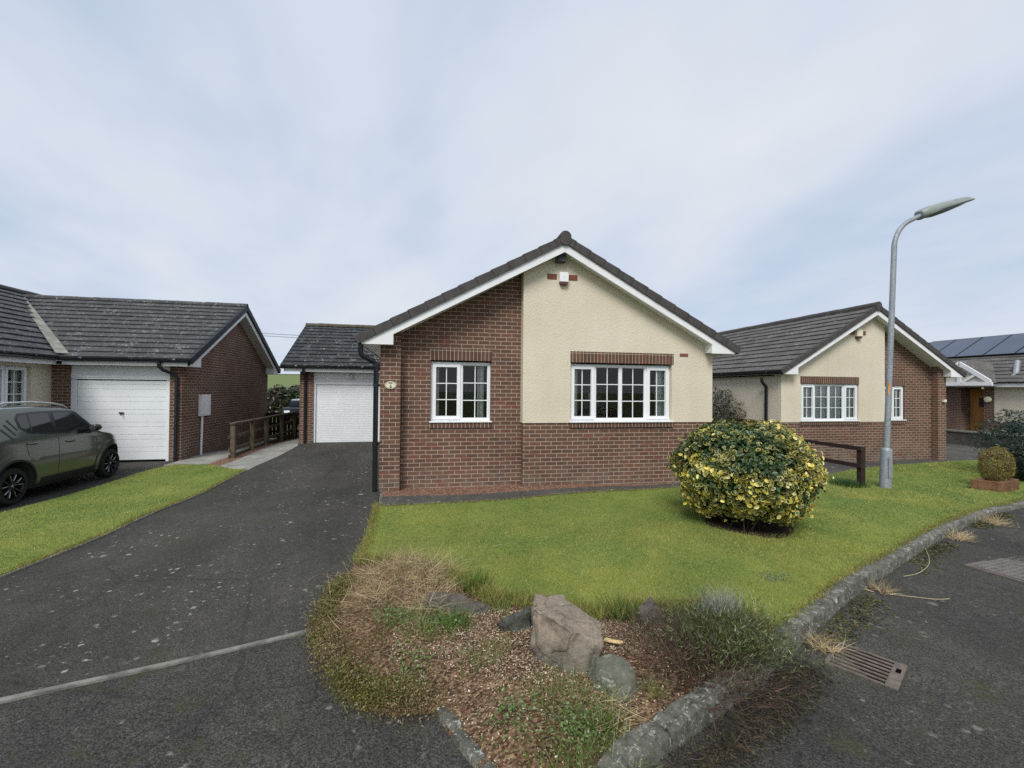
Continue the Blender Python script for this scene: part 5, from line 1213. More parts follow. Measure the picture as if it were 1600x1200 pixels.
# wood chips
n = 30000; x = rng.uniform(-.2, 2.2, n); y = rng.uniform(2.2, 3.9, n); den = .25 * (vnoise(x, y, 6, 33) > .2) + np.exp(-(((x - .75) / .5) ** 2 + ((y - 3.2) / .4) ** 2)) + .35 * np.exp(-(((x - 1.45) / .35) ** 2 + ((y - 3.25) / .25) ** 2)) + .18
ok = in_poly(x, y, BED) & (rng.random(n) < den * 1.2); x, y = x[ok], y[ok]; n = len(x)
v1 = leaves(np.stack([x, y, bz(x, y) + rng.uniform(.002, .015, n)], 1), unit(rng.normal(0, .45, (n, 3)) + [0, 0, 1]), rng.uniform(.007, .022, n), pick([(.58, .49, .35), (.48, .38, .26), (.68, .60, .46), (.32, .22, .14), (.16, .10, .068), (.42, .31, .20)], n), .38)
tag(raw_mesh('bark_chips', v1[0], v1[1], DRYM, v1[2]), 'pale and red-brown bark chips scattered over the bed', 'bark chips', None, 'stuff')
# low leafy weeds
parts = []
for x, y, n in ((.55, 2.55, 300), (.85, 2.40, 480), (-.05, 3.15, 220), (1.15, 2.58, 120), (.2, 3.62, 260), (-.2, 3.75, 260)):
    P = np.stack([rng.normal(x, .09, n), rng.normal(y, .08, n), np.zeros(n)], 1); P[:, 2] = bz(P[:, 0], P[:, 1]) + rng.uniform(.005, .07, n)
    parts.append(leaves(P, unit(rng.normal(0, .5, (n, 3)) + [0, 0, 1]), rng.uniform(.012, .026, n), pick([(.12, .19, .05), (.16, .22, .07), (.09, .15, .04)], n), .75))
V, F, C = join(parts); tag(raw_mesh('weeds', V, F, LEAFM, C), 'small round leaved green weeds spread through the bed', 'weeds', None, 'stuff')
# brown heather and grey-green lavender at the right of the bed
ht = thing('heather_shrub', (1.95, 3.05, .06), 'sprawling brown twiggy shrub right of the rocks', 'shrub')
n = 3600; b = np.stack([rng.normal(1.84, .20, n), rng.normal(2.98, .22, n), np.full(n, .05)], 1)
d = unit(np.stack([(b[:, 0] - 2.0) * 2.0 + rng.normal(0, .5, n), (b[:, 1] - 3.1) * 2.0 + rng.normal(0, .5, n), np.full(n, .8)], 1))
v1 = strands(b, d, rng.uniform(.10, .30, n), rng.uniform(.0035, .0065, n), pick([(.085, .05, .035), (.12, .075, .055), (.055, .035, .028), (.16, .11, .08)], n), .9, 4); raw_mesh('twigs', v1[0], v1[1], TWIGM, v1[2], ht)
n = 3600; P = np.stack([rng.normal(1.95, .24, n), rng.normal(3.0, .22, n), rng.uniform(.06, .28, n)], 1); v1 = leaves(P, unit(rng.normal(0, 1, (n, 3))), rng.uniform(.008, .02, n), pick([(.10, .075, .05), (.07, .08, .035), (.13, .09, .06)], n), .4); raw_mesh('foliage', v1[0], v1[1], LEAFM, v1[2], ht)
lv = thing('lavender_shrub', (2.42, 3.12, .06), 'grey-green needle leaved shrub spilling over the kerb', 'shrub')
n = 1500; b = np.stack([rng.normal(2.23, .18, n), rng.normal(3.0, .14, n), np.full(n, .05)], 1)
d = unit(np.stack([(b[:, 0] - 2.23) * 1.7 + rng.normal(0, .35, n), (b[:, 1] - 3.05) * 1.7 + rng.normal(0, .35, n), np.full(n, .9)], 1)); Ls = rng.uniform(.14, .36, n)
v1 = strands(b, d, Ls, np.full(n, .0045), pick([(.07, .055, .04), (.10, .09, .06), (.05, .05, .03)], n), .5, 4)
nl = 5; T_ = rng.uniform(.35, 1., (n, nl)); PP = b[:, None] + d[:, None] * (Ls[:, None] * T_)[:, :, None] + rng.normal(0, .022, (n, nl, 3)); PP = PP.reshape(-1, 3)
top = (PP[:, 2] > .36) & (rng.random(len(PP)) < .3)
cc = pick([(.10, .14, .045), (.14, .175, .06), (.18, .20, .085), (.075, .105, .04)], len(PP)); cc = np.where(top[:, None], pick([(.24, .26, .22), (.18, .21, .16)], len(PP)), cc)
v2 = strands(PP, unit(np.repeat(d, nl, 0) + rng.normal(0, .6, PP.shape)), rng.uniform(.02, .045, len(PP)), rng.uniform(.005, .010, len(PP)), cc, .2, 2)
n = 220; b = np.stack([rng.normal(2.34, .10, n), rng.normal(3.2, .06, n), np.full(n, .26)], 1); v3 = strands(b, unit(np.stack([rng.normal(0, .35, n), rng.normal(0, .35, n), np.ones(n)], 1)), rng.uniform(.10, .22, n), np.full(n, .0045), pick([(.36, .37, .35), (.28, .30, .27)], n), .6, 4); v2 = join([v2, v3])
raw_mesh('stems', v1[0], v1[1], TWIGM, v1[2], lv); raw_mesh('foliage', v2[0], v2[1], LEAFM, v2[2], lv)
# litter spilled over the kerb on to the road
n = 1100; q = along([(1.35, 2.12), (1.9, 2.35), (2.5, 2.66), (2.85, 2.86)], n, .075, 88); n = len(q); zz = np.array([road_z(a, b_) for a, b_ in q])
v1 = strands(np.stack([q[:, 0], q[:, 1], zz + rng.random(n) * .03], 1), unit(np.stack([rng.normal(0, 1, n), rng.normal(0, 1, n), rng.normal(.1, .25, n)], 1)), rng.uniform(.05, .16, n), rng.uniform(.002, .005, n), pick([(.05, .040, .030), (.09, .07, .05), (.03, .026, .02), (.13, .10, .065), (.05, .045, .03), (.07, .055, .04)], n, .2), 1.1, 4)
m_ = 3000; q = along([(1.35, 2.1), (1.9, 2.33), (2.5, 2.64), (2.9, 2.86)], m_, .08, 89); zz = np.array([road_z(a, b_) for a, b_ in q])
v2 = leaves(np.stack([q[:, 0], q[:, 1], zz + .004 + rng.random(m_) * .012], 1), unit(rng.normal(0, .4, (m_, 3)) + [0, 0, 1]), rng.uniform(.008, .03, m_), pick([(.04, .034, .026), (.07, .055, .04), (.025, .023, .018), (.09, .065, .04), (.07, .075, .03)], m_), .5)
# moss and litter along the gutter further on
m2 = 6500; q = along([(3.1, 3.05), (3.8, 3.40), (4.7, 3.86), (6.1, 4.52), (7.6, 5.10), (9.6, 5.82), (11, 6.25)], m2, .085, 90); zz = np.array([road_z(a, b_) for a, b_ in q]); mk = vnoise(q[:, 0], q[:, 1], 2.2, 6) > -.15; q = q[mk]; zz = zz[mk]; m2 = len(q)
v3 = leaves(np.stack([q[:, 0], q[:, 1], zz + .003 + rng.random(m2) * .01], 1), unit(rng.normal(0, .3, (m2, 3)) + [0, 0, 1]), rng.uniform(.012, .04, m2), pick([(.085, .09, .02), (.11, .11, .03), (.06, .06, .025), (.16, .13, .07), (.05, .045, .03)], m2), .6)
V, F, C = join([v1, v2, v3]); tag(raw_mesh('plant_litter', V, F, DRYM, C), 'dark dead plant litter and moss along the gutter of the kerb', 'plant litter', None, 'stuff')
for x, y, n, s_, lb in ((3.2, 3.10, 170, .05, 'straw tuft at the kerb by the drain grate'), (4.75, 3.88, 120, .05, 'pale straw tuft lying at the kerb with long stalks'), (7.45, 5.02, 260, .075, 'bleached straw tuft growing from the kerb joint, nearer one'), (8.85, 5.50, 300, .085, 'bleached straw tuft growing from the kerb joint, farther one')):
    b = np.stack([x + rng.normal(0, s_, n), y + rng.normal(0, s_, n), np.full(n, road_z(x, y))], 1)
    v1 = strands(b, unit(np.stack([rng.normal(.2, .8, n), rng.normal(-.2, .8, n), np.full(n, .55)], 1)), rng.uniform(.08, .24, n), rng.uniform(.003, .006, n), pick(STR, n), .9, 4)
    tag(raw_mesh('straw_tuft', v1[0], v1[1], DRYM, v1[2], None, (x, y, road_z(x, y))), lb, 'dead grass', 'straw tufts along the kerb')
zz = road_z(5.4, 4.2) + .008
def curve(pts, n=6):
    out = []
    P_ = [pts[0]] + pts + [pts[-1]]
    for i in range(1, len(P_) - 2):
        for k in range(n):
            t = k / n; a_, b_, c_, d_ = (Vector(q) for q in P_[i - 1:i + 3])
            out.append(tuple(.5 * ((2 * b_) + (c_ - a_) * t + (2 * a_ - 5 * b_ + 4 * c_ - d_) * t * t + (3 * b_ - a_ - 3 * c_ + d_) * t ** 3)))
    return out + [pts[-1]]
mb = MB(); mb.tube(curve([(5.40, 4.15, zz + .01), (5.68, 4.21, zz), (6.05, 4.37, zz), (6.33, 4.56, zz + .01), (6.60, 4.80, zz + .03)]), .0035, 6); tag(mb.build('fallen_stalk', plain('straw', (.42, .36, .2), .8), origin=(5.8, 4.3, zz)), 'long pale dead stalk curled on the road by the kerb', 'stalk')
zz = road_z(4.9, 3.7) + .008
mb = MB(); mb.tube(curve([(4.78, 3.80, zz), (4.93, 3.69, zz + .012), (5.12, 3.63, zz), (5.26, 3.60, zz + .006)]), .003, 6); tag(mb.build('fallen_stalk', bpy.data.materials['straw'], origin=(5, 3.65, zz)), 'shorter pale dead stalk lying on the road nearer the drain', 'stalk')
# split wood by the largest rock
mb = MB(); mb.prism([(0, .012), (.045, 0), (.12, -.014), (.145, -.006), (.14, .012), (.075, .022), (.025, .04), (.004, .028)], 0, .014, 'z'); o = mb.build('wood_offcut', plain('fresh_wood', (.5, .36, .17), .7, var=.25, scale=20), bevel=.006); o.location = (1.31, 3.08, float(bz(1.35, 3.08)[0]) + .012); o.rotation_euler = (R(20), R(-8), R(-25)); tag(o, 'pale splinter of wood lying right of the largest rock', 'wood')
# stone edging at the front left of the bed: separate stones
for i, (x, y, l, an, lb) in enumerate(((.17, 2.70, .22, -62, 'edging stone farthest back along the left front rim of the bed'), (.27, 2.48, .25, -63, 'middle edging stone along the left front rim of the bed'), (.40, 2.22, .27, -62, 'nearest edging stone along the left front rim of the bed'))):
    mb = MB(); mb.box((-l / 2, -.035, -.06), (l / 2, .04, .035)); o = mb.build('edging_stone', KERBM, bevel=.015, smooth=True); o.location = (x, y, tz(x, y) + .0); o.rotation_euler = (0, R(3 * (i - 1)), R(an)); tag(o, lb, 'stone', 'edging stones of the bed')
# clump of small bulbs under the right-hand fence and pale weeds in the lawn
clump('daffodil_clump', 8.72, 7.85, 420, .16, (.10, .20), (.010, .016), [(.03, .075, .02), (.045, .10, .03)], 'dark green daffodil leaves at the foot of the brown fence post', 'plant', None, .3)
n = 240; P = np.stack([rng.normal(3.6, .09, n), rng.normal(4.05, .06, n), np.zeros(n)], 1); P[:, 2] = terr(P[:, 0], P[:, 1]) + .05 + rng.random(n) * .012
v1 = leaves(P, unit(rng.normal(0, .3, (n, 3)) + [0, 0, 1]), rng.uniform(.01, .022, n), pick([(.20, .26, .17), (.14, .20, .10)], n), .7); tag(raw_mesh('lawn_weed', v1[0], v1[1], LEAFM, v1[2], None, (3.6, 4.05, .08)), 'pale silvery weed patch in the mown lawn', 'weed')

# ------------------------------------------------------------------ CAR (green-grey small suv)
CX, CY, CZ = -7.3, 8.76, .045
car = thing('parked_car', (CX, CY, CZ), 'dark olive green small suv with silver roof rails parked on the left drive', 'car')
PAINT = NT('olive_paint'); _o = PAINT.coord('Object'); PAINT.fin((.068, .082, .066), .22, .5, .2, 1.)
PAINT = PAINT.mat; PAINT.node_tree.nodes['Principled BSDF'].inputs['Coat Roughness'].default_value = .06
CGLASS = plain('tinted_car_glass', (.02, .024, .024), .05, .7, var=.1); CBLACK = plain('gloss_black_trim', (.010, .011, .012), .22, .5, var=.1); CMATT = plain('matt_black_trim', (.018, .018, .018), .6, .35, var=.15)
CHROME = plain('silver_rail', (.55, .56, .57), .3, .5, .6, var=.05); RUBBER = plain('tyre_rubber', (.020, .020, .019), .85, .25, var=.2, scale=20); RIM = plain('dark_alloy', (.02, .021, .023), .35, .5, .5, var=.1); RIMS = plain('machined_alloy', (.32, .33, .34), .3, .5, .8, var=.05)
top_pts = [(-.66, .55), (-.65, .80), (-.58, 1.0), (-.48, 1.28), (-.38, 1.47), (-.25, 1.555), (.10, 1.595), (.66, 1.60), (1.2, 1.57), (1.42, 1.535), (1.53, 1.48), (1.75, 1.28), (1.95, 1.09), (2.06, 1.05), (2.3, 1.005), (2.6, .915), (2.74, .80), (2.83, .66), (2.88, .50)]
SLOTM = plain('dark_olive_groove', (.03, .036, .03), .5)
def ztop(y): return float(np.interp(y, [p[0] for p in top_pts], [p[1] for p in top_pts]))
wz = [(.15, .72), (.25, .775), (.40, .80), (.62, .815), (.85, .805), (1.0, .79), (1.08, .765), (1.25, .715), (1.45, .645), (1.54, .60), (1.6, .54)]
def wside(z): return float(np.interp(z, [p[0] for p in wz], [p[1] for p in wz]))
def plan(y):
    f = 1.
    if y > 2.1: f = 1 - .30 * ((y - 2.1) / .78) ** 2.2
    if y < -.2: f = 1 - .10 * ((-.2 - y) / .46) ** 2
    return f
def wx(y, z): return wside(z) * plan(y)
stn = np.unique(np.concatenate([np.linspace(-.66, 2.88, 90), [p[0] for p in top_pts]])); mside, mtop = 22, 9
rows = []
for y in stn:
    zt = ztop(y); z0 = .18 + .12 * max(0, (y - 2.4) / .46) + .1 * max(0, (-.45 - y) / .2); cr = min(.07, (zt - z0) * .3); zs = zt - cr; half = []
    for k in range(mside + 1):
        z = z0 + (zs - z0) * k / mside; half.append((wx(y, z), z))
    w0 = half[-1][0]
    for k in range(1, mtop + 1):
        a = k / mtop * math.pi / 2; half.append((w0 * math.cos(a) ** .55 if k < mtop else 0, zs + cr * math.sin(a) ** 1.1))
    rows.append([(x, y, z) for x, z in half] + [(-x, y, z) for x, z in half[-2::-1]])
m = len(rows[0]); P = [p for r_ in rows for p in r_]
Fc = [(i * m + k, i * m + k + 1, (i + 1) * m + k + 1, (i + 1) * m + k) for i in range(len(rows) - 1) for k in range(m - 1)] + [(i * m + m - 1, i * m, (i + 1) * m, (i + 1) * m + m - 1) for i in range(len(rows) - 1)] + [tuple(range(m)), tuple((len(rows) - 1) * m + k for k in range(m))[::-1]]
Tc = lambda p: (CX + p[0], CY + p[1], CZ + p[2])
mb = MB(Tc); mb.add(P, Fc); body = mb.build('body', PAINT, car, smooth=True)
# wheel arches cut out
cut = MB(Tc)
for yw in (0, 2.33): cut.lathe([(.385, -1.2), (.385, 1.2)], (0, yw, .31), 'x', 40)
cu_o = cut.build('cutter', CMATT, car)
md = body.modifiers.new('arch', 'BOOLEAN'); md.operation = 'DIFFERENCE'; md.object = cu_o; md.solver = 'EXACT'
bpy.context.view_layer.update()
bme = bpy.data.meshes.new_from_object(body.evaluated_get(bpy.context.evaluated_depsgraph_get()))
body.modifiers.clear(); body.data = bme; bpy.data.objects.remove(cu_o)
bme.materials.clear(); bme.materials.append(PAINT); bme.materials.append(CMATT)
for p_ in bme.polygons:
    c_ = p_.center; 
    inside = min(math.hypot(c_.y, c_.z - .31), math.hypot(c_.y - 2.33, c_.z - .31)) < .383
    p_.material_index = 1 if inside else 0
bme.polygons.foreach_set('use_smooth', [True] * len(bme.polygons)); bme.set_sharp_from_angle(angle=R(40))

def side_panel(name, poly, off, mat, parent, thick=.0, sides=(1, -1), step=.09, label=None, smooth=True):
    for sg in sides:
        bm = bmesh.new(); bm.faces.new([bm.verts.new((0, p[0], p[1])) for p in poly])
        for ax in (1, 2):
            vals = [p[ax - 1] for p in poly]; a = min(vals) + step
            while a < max(vals):
                co = [0, 0, 0]; co[ax] = a; no = [0, 0, 0]; no[ax] = 1
                bmesh.ops.bisect_plane(bm, geom=bm.verts[:] + bm.edges[:] + bm.faces[:], plane_co=co, plane_no=no, dist=1e-5); a += step
        bmesh.ops.triangulate(bm, faces=bm.faces[:])
        for v in bm.verts: v.co.x = sg * (wx(v.co.y, v.co.z) + off)
        if thick:
            r_ = bmesh.ops.extrude_edge_only(bm, edges=[e for e in bm.edges if len(e.link_faces) == 1])
            for g in r_['geom']:
                if isinstance(g, bmesh.types.BMVert): g.co.x -= sg * thick
        me = bpy.data.meshes.new(name); bm.to_mesh(me); bm.free(); me.materials.append(mat)
        me.polygons.foreach_set('use_smooth', [True] * len(me.polygons)); me.set_sharp_from_angle(angle=R(35))
        o = bpy.data.objects.new(name, me); COL.objects.link(o); o.parent = parent
        o.location = (Vector((CX, CY, CZ)) - root_loc(parent)) if parent is not car else (0, 0, 0)
        if label: o['label'] = label
        yield o
def sp_(*a, **k): return list(side_panel(*a, **k))
# blacked out pillars, glass, doors, sills, flares
sp_('pillar_trim', [(.15, 1.385), (.235, 1.47), (.6, 1.485), (1.1, 1.48), (1.379, 1.465), (1.49, 1.435), (1.80, 1.08), (1.70, .995), (.33, 1.12), (.16, 1.225)], .004, CBLACK, car, .012)
gl_r = sp_('rear_window', [(.185, 1.385), (.26, 1.44), (.5, 1.45), (.83, 1.45), (.85, 1.11), (.35, 1.145), (.20, 1.24)], .009, CGLASS, car, .006)
gl_f = sp_('front_window', [(.935, 1.45), (1.2, 1.445), (1.39, 1.425), (1.46, 1.36), (1.66, 1.085), (.935, 1.107)], .009, CGLASS, car, .006)
for o in gl_r:
    sg = 1 if o.data.vertices[0].co.x > 0 else -1
    mb = MB(Tc); mb.add([(sg * (wx(y, z) + .0125), y, z) for y, z in ((.40, 1.447), (.42, 1.448), (.385, 1.146), (.365, 1.147))], [(0, 1, 2, 3)]); mb.build('divider', CBLACK, o, recalc=False)
def arc(cy, cz, r, a0, a1, n=10): return [(cy + r * math.cos(R(a0 + (a1 - a0) * i / n)), cz + r * math.sin(R(a0 + (a1 - a0) * i / n))) for i in range(n + 1)]
doorsr = sp_('rear_door', [(.34, 1.10), (.87, 1.075), (.885, .36), (.50, .36)] + arc(0, .31, .515, 14, 60, 5) + [(.22, .95)], .005, PAINT, car, .012)
doorsf = sp_('front_door', [(.90, 1.073), (1.62, 1.0), (1.78, .975), (1.82, .85)] + arc(2.33, .31, .515, 148, 172, 4) + [(1.76, .36), (.90, .36)], .005, PAINT, car, .012)
for oo, ya, yb, zz in ((doorsr, .24, .46, .955), (doorsf, 1.06, 1.29, .91)):
    for o in oo:
        sg = 1 if o.data.vertices[0].co.x > 0 else -1
        mb = MB(Tc); mb.tube([(sg * (wx(ya, zz) + .012), ya, zz), (sg * (wx(ya, zz) + .035), ya + .03, zz + .004), (sg * (wx(yb, zz) + .035), yb - .03, zz + .006), (sg * (wx(yb, zz) + .012), yb, zz + .004)], .013, 8); mb.build('handle', CHROME if False else PAINT, o, smooth=True)
        mb = MB(Tc); cy_ = (ya + yb) / 2; mb.add([(sg * (wx(cy_, zz) + .0075), cy_ + .085 * math.cos(2 * math.pi * k / 16) , zz - .012 + .03 * math.sin(2 * math.pi * k / 16)) for k in range(16)], [tuple(range(16))]); mb.build('handle_recess', CMATT, o, recalc=False)
sp_('sill_trim', [(.40, .20), (1.92, .20), (1.93, .335), (.385, .335)], .012, CMATT, car, .02)
for cyw in (0, 2.33):
    sp_('wheel_arch_flare', arc(cyw, .31, .50, -8, 188, 24) + arc(cyw, .31, .388, 188, -8, 24), .022, PAINT, car, .03, step=.06)
    sp_('arch_lip', arc(cyw, .31, .418, -12, 192, 24) + arc(cyw, .31, .386, 192, -12, 24), .026, CMATT, car, .05, step=.06)
sp_('pillar_slot', [(-.02, 1.36), (.01, 1.38), (.14, 1.20), (.115, 1.185)], .003, SLOTM, car, .006)
sp_('pillar_slot', [(-.10, 1.29), (-.07, 1.31), (.08, 1.13), (.055, 1.115)], .003, SLOTM, car, .006)
sp_('pillar_slot', [(-.18, 1.22), (-.15, 1.24), (.02, 1.06), (-.005, 1.045)], .003, SLOTM, car, .006)
# windscreen, tailgate glass, lights, bumpers, rails, mirrors
mb = MB(Tc); rows = []
for y in np.linspace(1.55, 1.93, 8):
    zt = ztop(y); rows.append([(wx(y, zt - .06) * f * .93, y + .004, zt - .055 * abs(f) ** 3 + .006) for f in np.linspace(-1, 1, 13)])
P = [p for r_ in rows for p in r_]; mb.add(P, [(i * 13 + k, i * 13 + k + 1, (i + 1) * 13 + k + 1, (i + 1) * 13 + k) for i in range(7) for k in range(12)]); mb.build('windscreen', CGLASS, car, recalc=False, smooth=True)
mb = MB(Tc); rows = []
for y in np.linspace(-.56, -.41, 6):
    zt = ztop(y); rows.append([(wx(y, zt - .05) * f * .86, y - .006, zt - .04 * abs(f) ** 3 + .004) for f in np.linspace(-1, 1, 13)])
P = [p for r_ in rows for p in r_]; mb.add(P, [(i * 13 + k, i * 13 + k + 1, (i + 1) * 13 + k + 1, (i + 1) * 13 + k) for i in range(5) for k in range(12)]); mb.build('rear_windscreen', CGLASS, car, recalc=False, smooth=True)
for sg in (1, -1):
    mb = MB(Tc); mb.box((sg * .58 if sg > 0 else -.70, -.672, .82), (.70 if sg > 0 else sg * .58, -.60, 1.0)); mb.build('tail_light', plain('red_lens', (.25, .01, .01), .2), car, bevel=.015)
    mb = MB(Tc); mb.box((min(sg * .42, sg * .62), 2.62, .72), (max(sg * .42, sg * .62), 2.75, .85)); mb.build('headlight', plain('clear_lens', (.5, .52, .54), .15), car, bevel=.02)
    mb = MB(Tc); xr_ = .56 * sg
    mb.tube([(xr_, -.30, 1.52), (xr_, -.2, 1.60), (xr_ * .99, .1, 1.645), (xr_ * .985, .6, 1.65), (xr_ * .985, 1.1, 1.61), (xr_ * .99, 1.34, 1.56), (xr_, 1.43, 1.51)], [.016, .02, .02, .02, .02, .02, .014], 10)
    mb.build('roof_rail', CHROME, car, smooth=True)
    mb = MB(Tc); x0_ = sg * .76
    mb.lathe([(.02, 0), (.07, .02), (.085, .07), (.08, .13), (.05, .155)], (sg * .93, 1.54, 1.12), 'y', 14)
    mb.v = [(v_[0] + 0, v_[1], CZ + 1.12 + (v_[2] - CZ - 1.12) * .82) for v_ in mb.v]
    mb.tube([(sg * .74, 1.62, 1.06), (sg * .86, 1.61, 1.09)], .025, 8); mr = mb.build('wing_mirror', CBLACK, car, smooth=True)
    mb = MB(Tc); mb.add([(sg * .93 + .062 * math.cos(2 * math.pi * k / 16), 1.538, 1.12 + .05 * math.sin(2 * math.pi * k / 16)) for k in range(16)], [tuple(range(16))]); mb.build('mirror_glass', plain('mirror', (.5, .52, .53), .05, .5, 1., var=.02), mr, recalc=False)
mb = MB(Tc); mb.box((-.70, -.69, .25), (.70, -.60, .52)); mb.build('rear_bumper', CMATT, car, bevel=.03)
mb = MB(Tc); mb.box((-.48, 2.82, .25), (.48, 2.90, .48)); mb.build('front_bumper', CMATT, car, bevel=.03)
# wheels: tyre, rim, spokes
def wheel(yw, sg):
    xo = sg * .79; xi = sg * .60; s_ = 1 if sg > 0 else -1
    mb = MB(Tc); prof = [(.205, xi), (.27, xi), (.293, xi + s_ * .02), (.297, (xi + xo) / 2), (.293, xo - s_ * .02), (.275, xo - s_ * .002), (.215, xo)]
    n_ = 44; pts = []
    mb.lathe(prof, (0, yw, .297), 'x', 44); mb.f = [f for f in mb.f if len(f) == 4]; mb.m = mb.m[:len(mb.f)]
    w_ = mb.build('wheel', RUBBER, car, smooth=True)
    mb = MB(Tc); mb.lathe([(.214, xi), (.200, xi + s_ * .03), (.195, xo - s_ * .05), (.20, xo - s_ * .03), (.214, xo - s_ * .004), (.206, xo - s_ * .001)], (0, yw, .297), 'x', 44); mb.f = [f for f in mb.f if len(f) == 4]; mb.m = mb.m[:len(mb.f)]
    mb.lathe([(.196, xi + s_ * .05), (.196, xi + s_ * .052)], (0, yw, .297), 'x', 32)
    mb.lathe([(.045, xo - s_ * .09), (.048, xo - s_ * .02), (.03, xo - s_ * .012)], (0, yw, .297), 'x', 20)
    for k in range(5):
        for dlt in (-.20, .20):
            a = 2 * math.pi * k / 5 + .3 + dlt; a2 = 2 * math.pi * k / 5 + .3 + dlt * 1.5
            p0 = (xo - s_ * .03, yw + .035 * math.cos(a), .297 + .035 * math.sin(a)); p1 = (xo - s_ * .022, yw + .20 * math.cos(a2), .297 + .20 * math.sin(a2))
            mb.tube([p0, p1], [.017, .014], 6)
    mb.build('rim', RIM, w_, smooth=True)
    mb = MB(Tc)
    for k in range(5):
        for dlt in (-.20, .20):
            a = 2 * math.pi * k / 5 + .3 + dlt; a2 = 2 * math.pi * k / 5 + .3 + dlt * 1.5
            p0 = (xo - s_ * .012, yw + .09 * math.cos(a), .297 + .09 * math.sin(a)); p1 = (xo - s_ * .007, yw + .185 * math.cos(a2), .297 + .185 * math.sin(a2))
            mb.tube([p0, p1], [.004, .007], 4)
    mb.lathe([(.022, xo - s_ * .012), (.018, xo - s_ * .008)], (0, yw, .297), 'x', 16)
    mb.build('spoke_faces', RIMS, w_)
for yw in (0, 2.33):
    for sg in (1, -1): wheel(yw, sg)

# ------------------------------------------------------------------ distant parked car behind the gate
TD = lambda p: (p[0] + .1, p[1], p[2] - .36)
dc = thing('parked_car', (-8.35, 33, -.36), 'distant dark car with its pale headlights facing, beyond the slatted gate', 'car')
CB2 = plain('dark_blue_paint', (.012, .016, .03), .3, .5, .2)
mb = MB(TD); mb.prism([(-9.25, .25), (-7.5, .25), (-7.45, .75), (-7.55, .98), (-9.2, .98), (-9.3, .75)], 32.2, 36.2); mb.build('body', CB2, dc, bevel=.06, smooth=True)
mb = MB(TD); mb.prism([(-9.15, .981), (-7.6, .981), (-7.78, 1.45), (-8.97, 1.45)], 33.2, 36.0); mb.build('cabin', CB2, dc, bevel=.05, smooth=True)
mb = MB(TD); mb.prism([(-8.98, 1.451), (-7.77, 1.451), (-7.85, 1.52), (-8.9, 1.52)], 33.3, 35.9); mb.build('roof_panel', plain('pale_roof', (.5, .52, .55), .3), dc)
for x in (-9.1, -7.95):
    mb = MB(TD); mb.box((x, 32.16, .62), (x + .35, 32.22, .80)); mb.build('headlight', plain('lamp_white', (.8, .84, .9), .15), dc)
mb = MB(TD); mb.box((-8.65, 32.165, .42), (-8.1, 32.195, .53)); mb.build('number_plate', WHITE, dc)
for x in (-9.27, -7.7):
    for y in (32.9, 35.4):
        mb = MB(TD); mb.lathe([(.31, x), (.31, x + .2)], (0, y, .28), 'x', 20); mb.build('wheel', RUBBER, dc)

# ------------------------------------------------------------------ sky, sun, camera
SUN_EL, SUN_AZ = 48, 205     # degrees; azimuth measured from +Y clockwise: light comes from behind the camera, slightly left
w = bpy.data.worlds.new('World'); SC.world = w; w.use_nodes = True; nt = w.node_tree; nt.nodes.clear()
N_ = lambda ty, **k: [setattr(n_, a, b) for n_ in [nt.nodes.new('ShaderNode' + ty)] for a, b in k.items()] and n_ if False else nt.nodes.new('ShaderNode' + ty)
out = N_('OutputWorld'); sky = N_('TexSky'); sky.sky_type = 'NISHITA'; sky.sun_disc = False; sky.sun_elevation = R(SUN_EL); sky.sun_rotation = R(SUN_AZ); sky.air_density = 1.; sky.dust_density = 2.; sky.ozone_density = 1.
bg1 = N_('Background'); bg1.inputs['Strength'].default_value = .06; nt.links.new(sky.outputs[0], bg1.inputs[0])
tc = N_('TexCoord'); sep = N_('SeparateXYZ'); nt.links.new(tc.outputs['Generated'], sep.inputs[0])
def mth(op, a, b=0.):
    m_ = N_('Math'); m_.operation = op
    for s_, v_ in ((m_.inputs[0], a), (m_.inputs[1], b)):
        if hasattr(v_, 'is_output'): nt.links.new(v_, s_)
        else: s_.default_value = v_
    return m_.outputs[0]
dz_ = mth('ADD', mth('MAXIMUM', sep.outputs['Z'], 0.0), .22)
px_ = mth('DIVIDE', sep.outputs['X'], dz_); py_ = mth('DIVIDE', sep.outputs['Y'], dz_)
cmb = N_('CombineXYZ'); nt.links.new(px_, cmb.inputs[0]); nt.links.new(py_, cmb.inputs[1])
def wnoise(scale, loc, rot, sc, det=5, rough=.55, dist=.3):
    mp = N_('Mapping'); nt.links.new(cmb.outputs[0], mp.inputs[0]); mp.inputs['Location'].default_value = loc; mp.inputs['Rotation'].default_value = (0, 0, R(rot)); mp.inputs['Scale'].default_value = sc
    no = N_('TexNoise'); nt.links.new(mp.outputs[0], no.inputs[0]); no.inputs['Scale'].default_value = scale; no.inputs['Detail'].default_value = det; no.inputs['Roughness'].default_value = rough; no.inputs['Distortion'].default_value = dist
    return no.outputs['Fac']
def wramp(f, stops):
    r_ = N_('ValToRGB'); nt.links.new(f, r_.inputs[0]); e = r_.color_ramp.elements
    while len(e) < len(stops): e.new(.5)
    for el, (p, c) in zip(e, stops): el.position = p; el.color = (*c, 1) if isinstance(c, tuple) else (c, c, c, 1)
    return r_.outputs[0]
n1 = wnoise(.60, (1.3, .4, 0), 18, (1, .55, 1)); n2 = wnoise(1.7, (4, 2, 0), 25, (1, .55, 1), 5, .55, .4)
den = mth('ADD', mth('MULTIPLY', n1, .80), mth('MULTIPLY', n2, .20))
colr = wramp(den, [(.33, (.47, .57, .755)), (.44, (.57, .645, .775)), (.54, (.66, .71, .79)), (.68, (.765, .79, .83))])
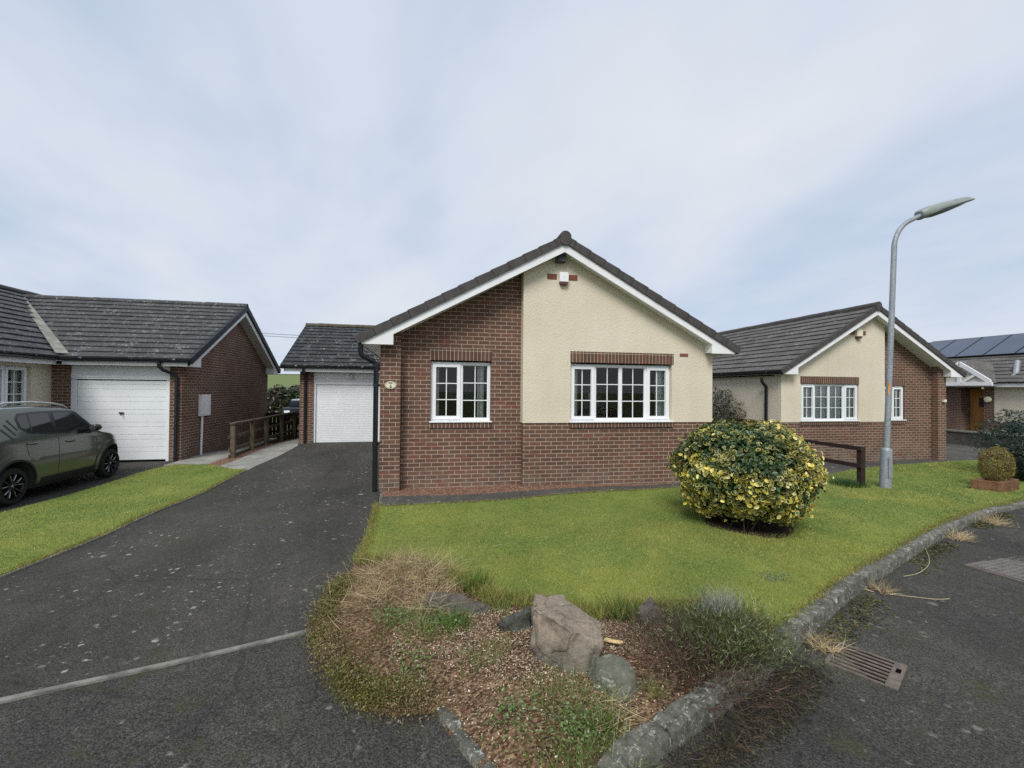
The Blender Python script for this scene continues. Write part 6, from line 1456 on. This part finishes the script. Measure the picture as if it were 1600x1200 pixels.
bg2 = N_('Background'); bg2.inputs['Strength'].default_value = .535; nt.links.new(colr, bg2.inputs[0])
mxs = N_('MixShader'); cover = wramp(den, [(.33, .78), (.5, .97)]); nt.links.new(cover, mxs.inputs[0]); nt.links.new(bg1.outputs[0], mxs.inputs[1]); nt.links.new(bg2.outputs[0], mxs.inputs[2]); nt.links.new(mxs.outputs[0], out.inputs[0])
sd = bpy.data.lights.new('sun', 'SUN'); sd.energy = 1.5; sd.angle = R(26); sd.color = (1, .965, .90)
so = bpy.data.objects.new('sun', sd); COL.objects.link(so)
az = R(SUN_AZ); el = R(SUN_EL); dirs_ = Vector((math.sin(az) * math.cos(el), math.cos(az) * math.cos(el), math.sin(el)))
so.rotation_euler = dirs_.to_track_quat('Z', 'Y').to_euler(); so.location = dirs_ * 30
phi = R(11.3); p = math.atan(8 / 700); rho = .0092
F0 = Vector((math.sin(phi), math.cos(phi), 0)); R0 = Vector((math.cos(phi), -math.sin(phi), 0)); Z = Vector((0, 0, 1))
Fw = F0 * math.cos(p) + Z * math.sin(p); U0 = Z * math.cos(p) - F0 * math.sin(p); Rr = R0 * math.cos(rho) + U0 * math.sin(rho); Uu = U0 * math.cos(rho) - R0 * math.sin(rho)
cam = bpy.data.cameras.new('camera'); co = bpy.data.objects.new('camera', cam); COL.objects.link(co)
co.matrix_world = Matrix(((Rr.x, Uu.x, -Fw.x, 0), (Rr.y, Uu.y, -Fw.y, 0), (Rr.z, Uu.z, -Fw.z, 2.0), (0, 0, 0, 1)))
cam.sensor_width = 36; cam.lens = 700 / 1600 * 36; cam.clip_end = 3000; cam.clip_start = .05; SC.camera = co
SC.render.resolution_x = 1024; SC.render.resolution_y = 768
SC.view_settings.view_transform = 'Standard'; SC.view_settings.look = 'None'; SC.view_settings.exposure = 1.02; SC.view_settings.gamma = 1
SC.render.engine = 'CYCLES'; SC.cycles.max_bounces = 8; SC.cycles.transparent_max_bounces = 12; SC.cycles.use_denoising = False; SC.cycles.sample_clamp_indirect = 4; SC.cycles.use_adaptive_sampling = False
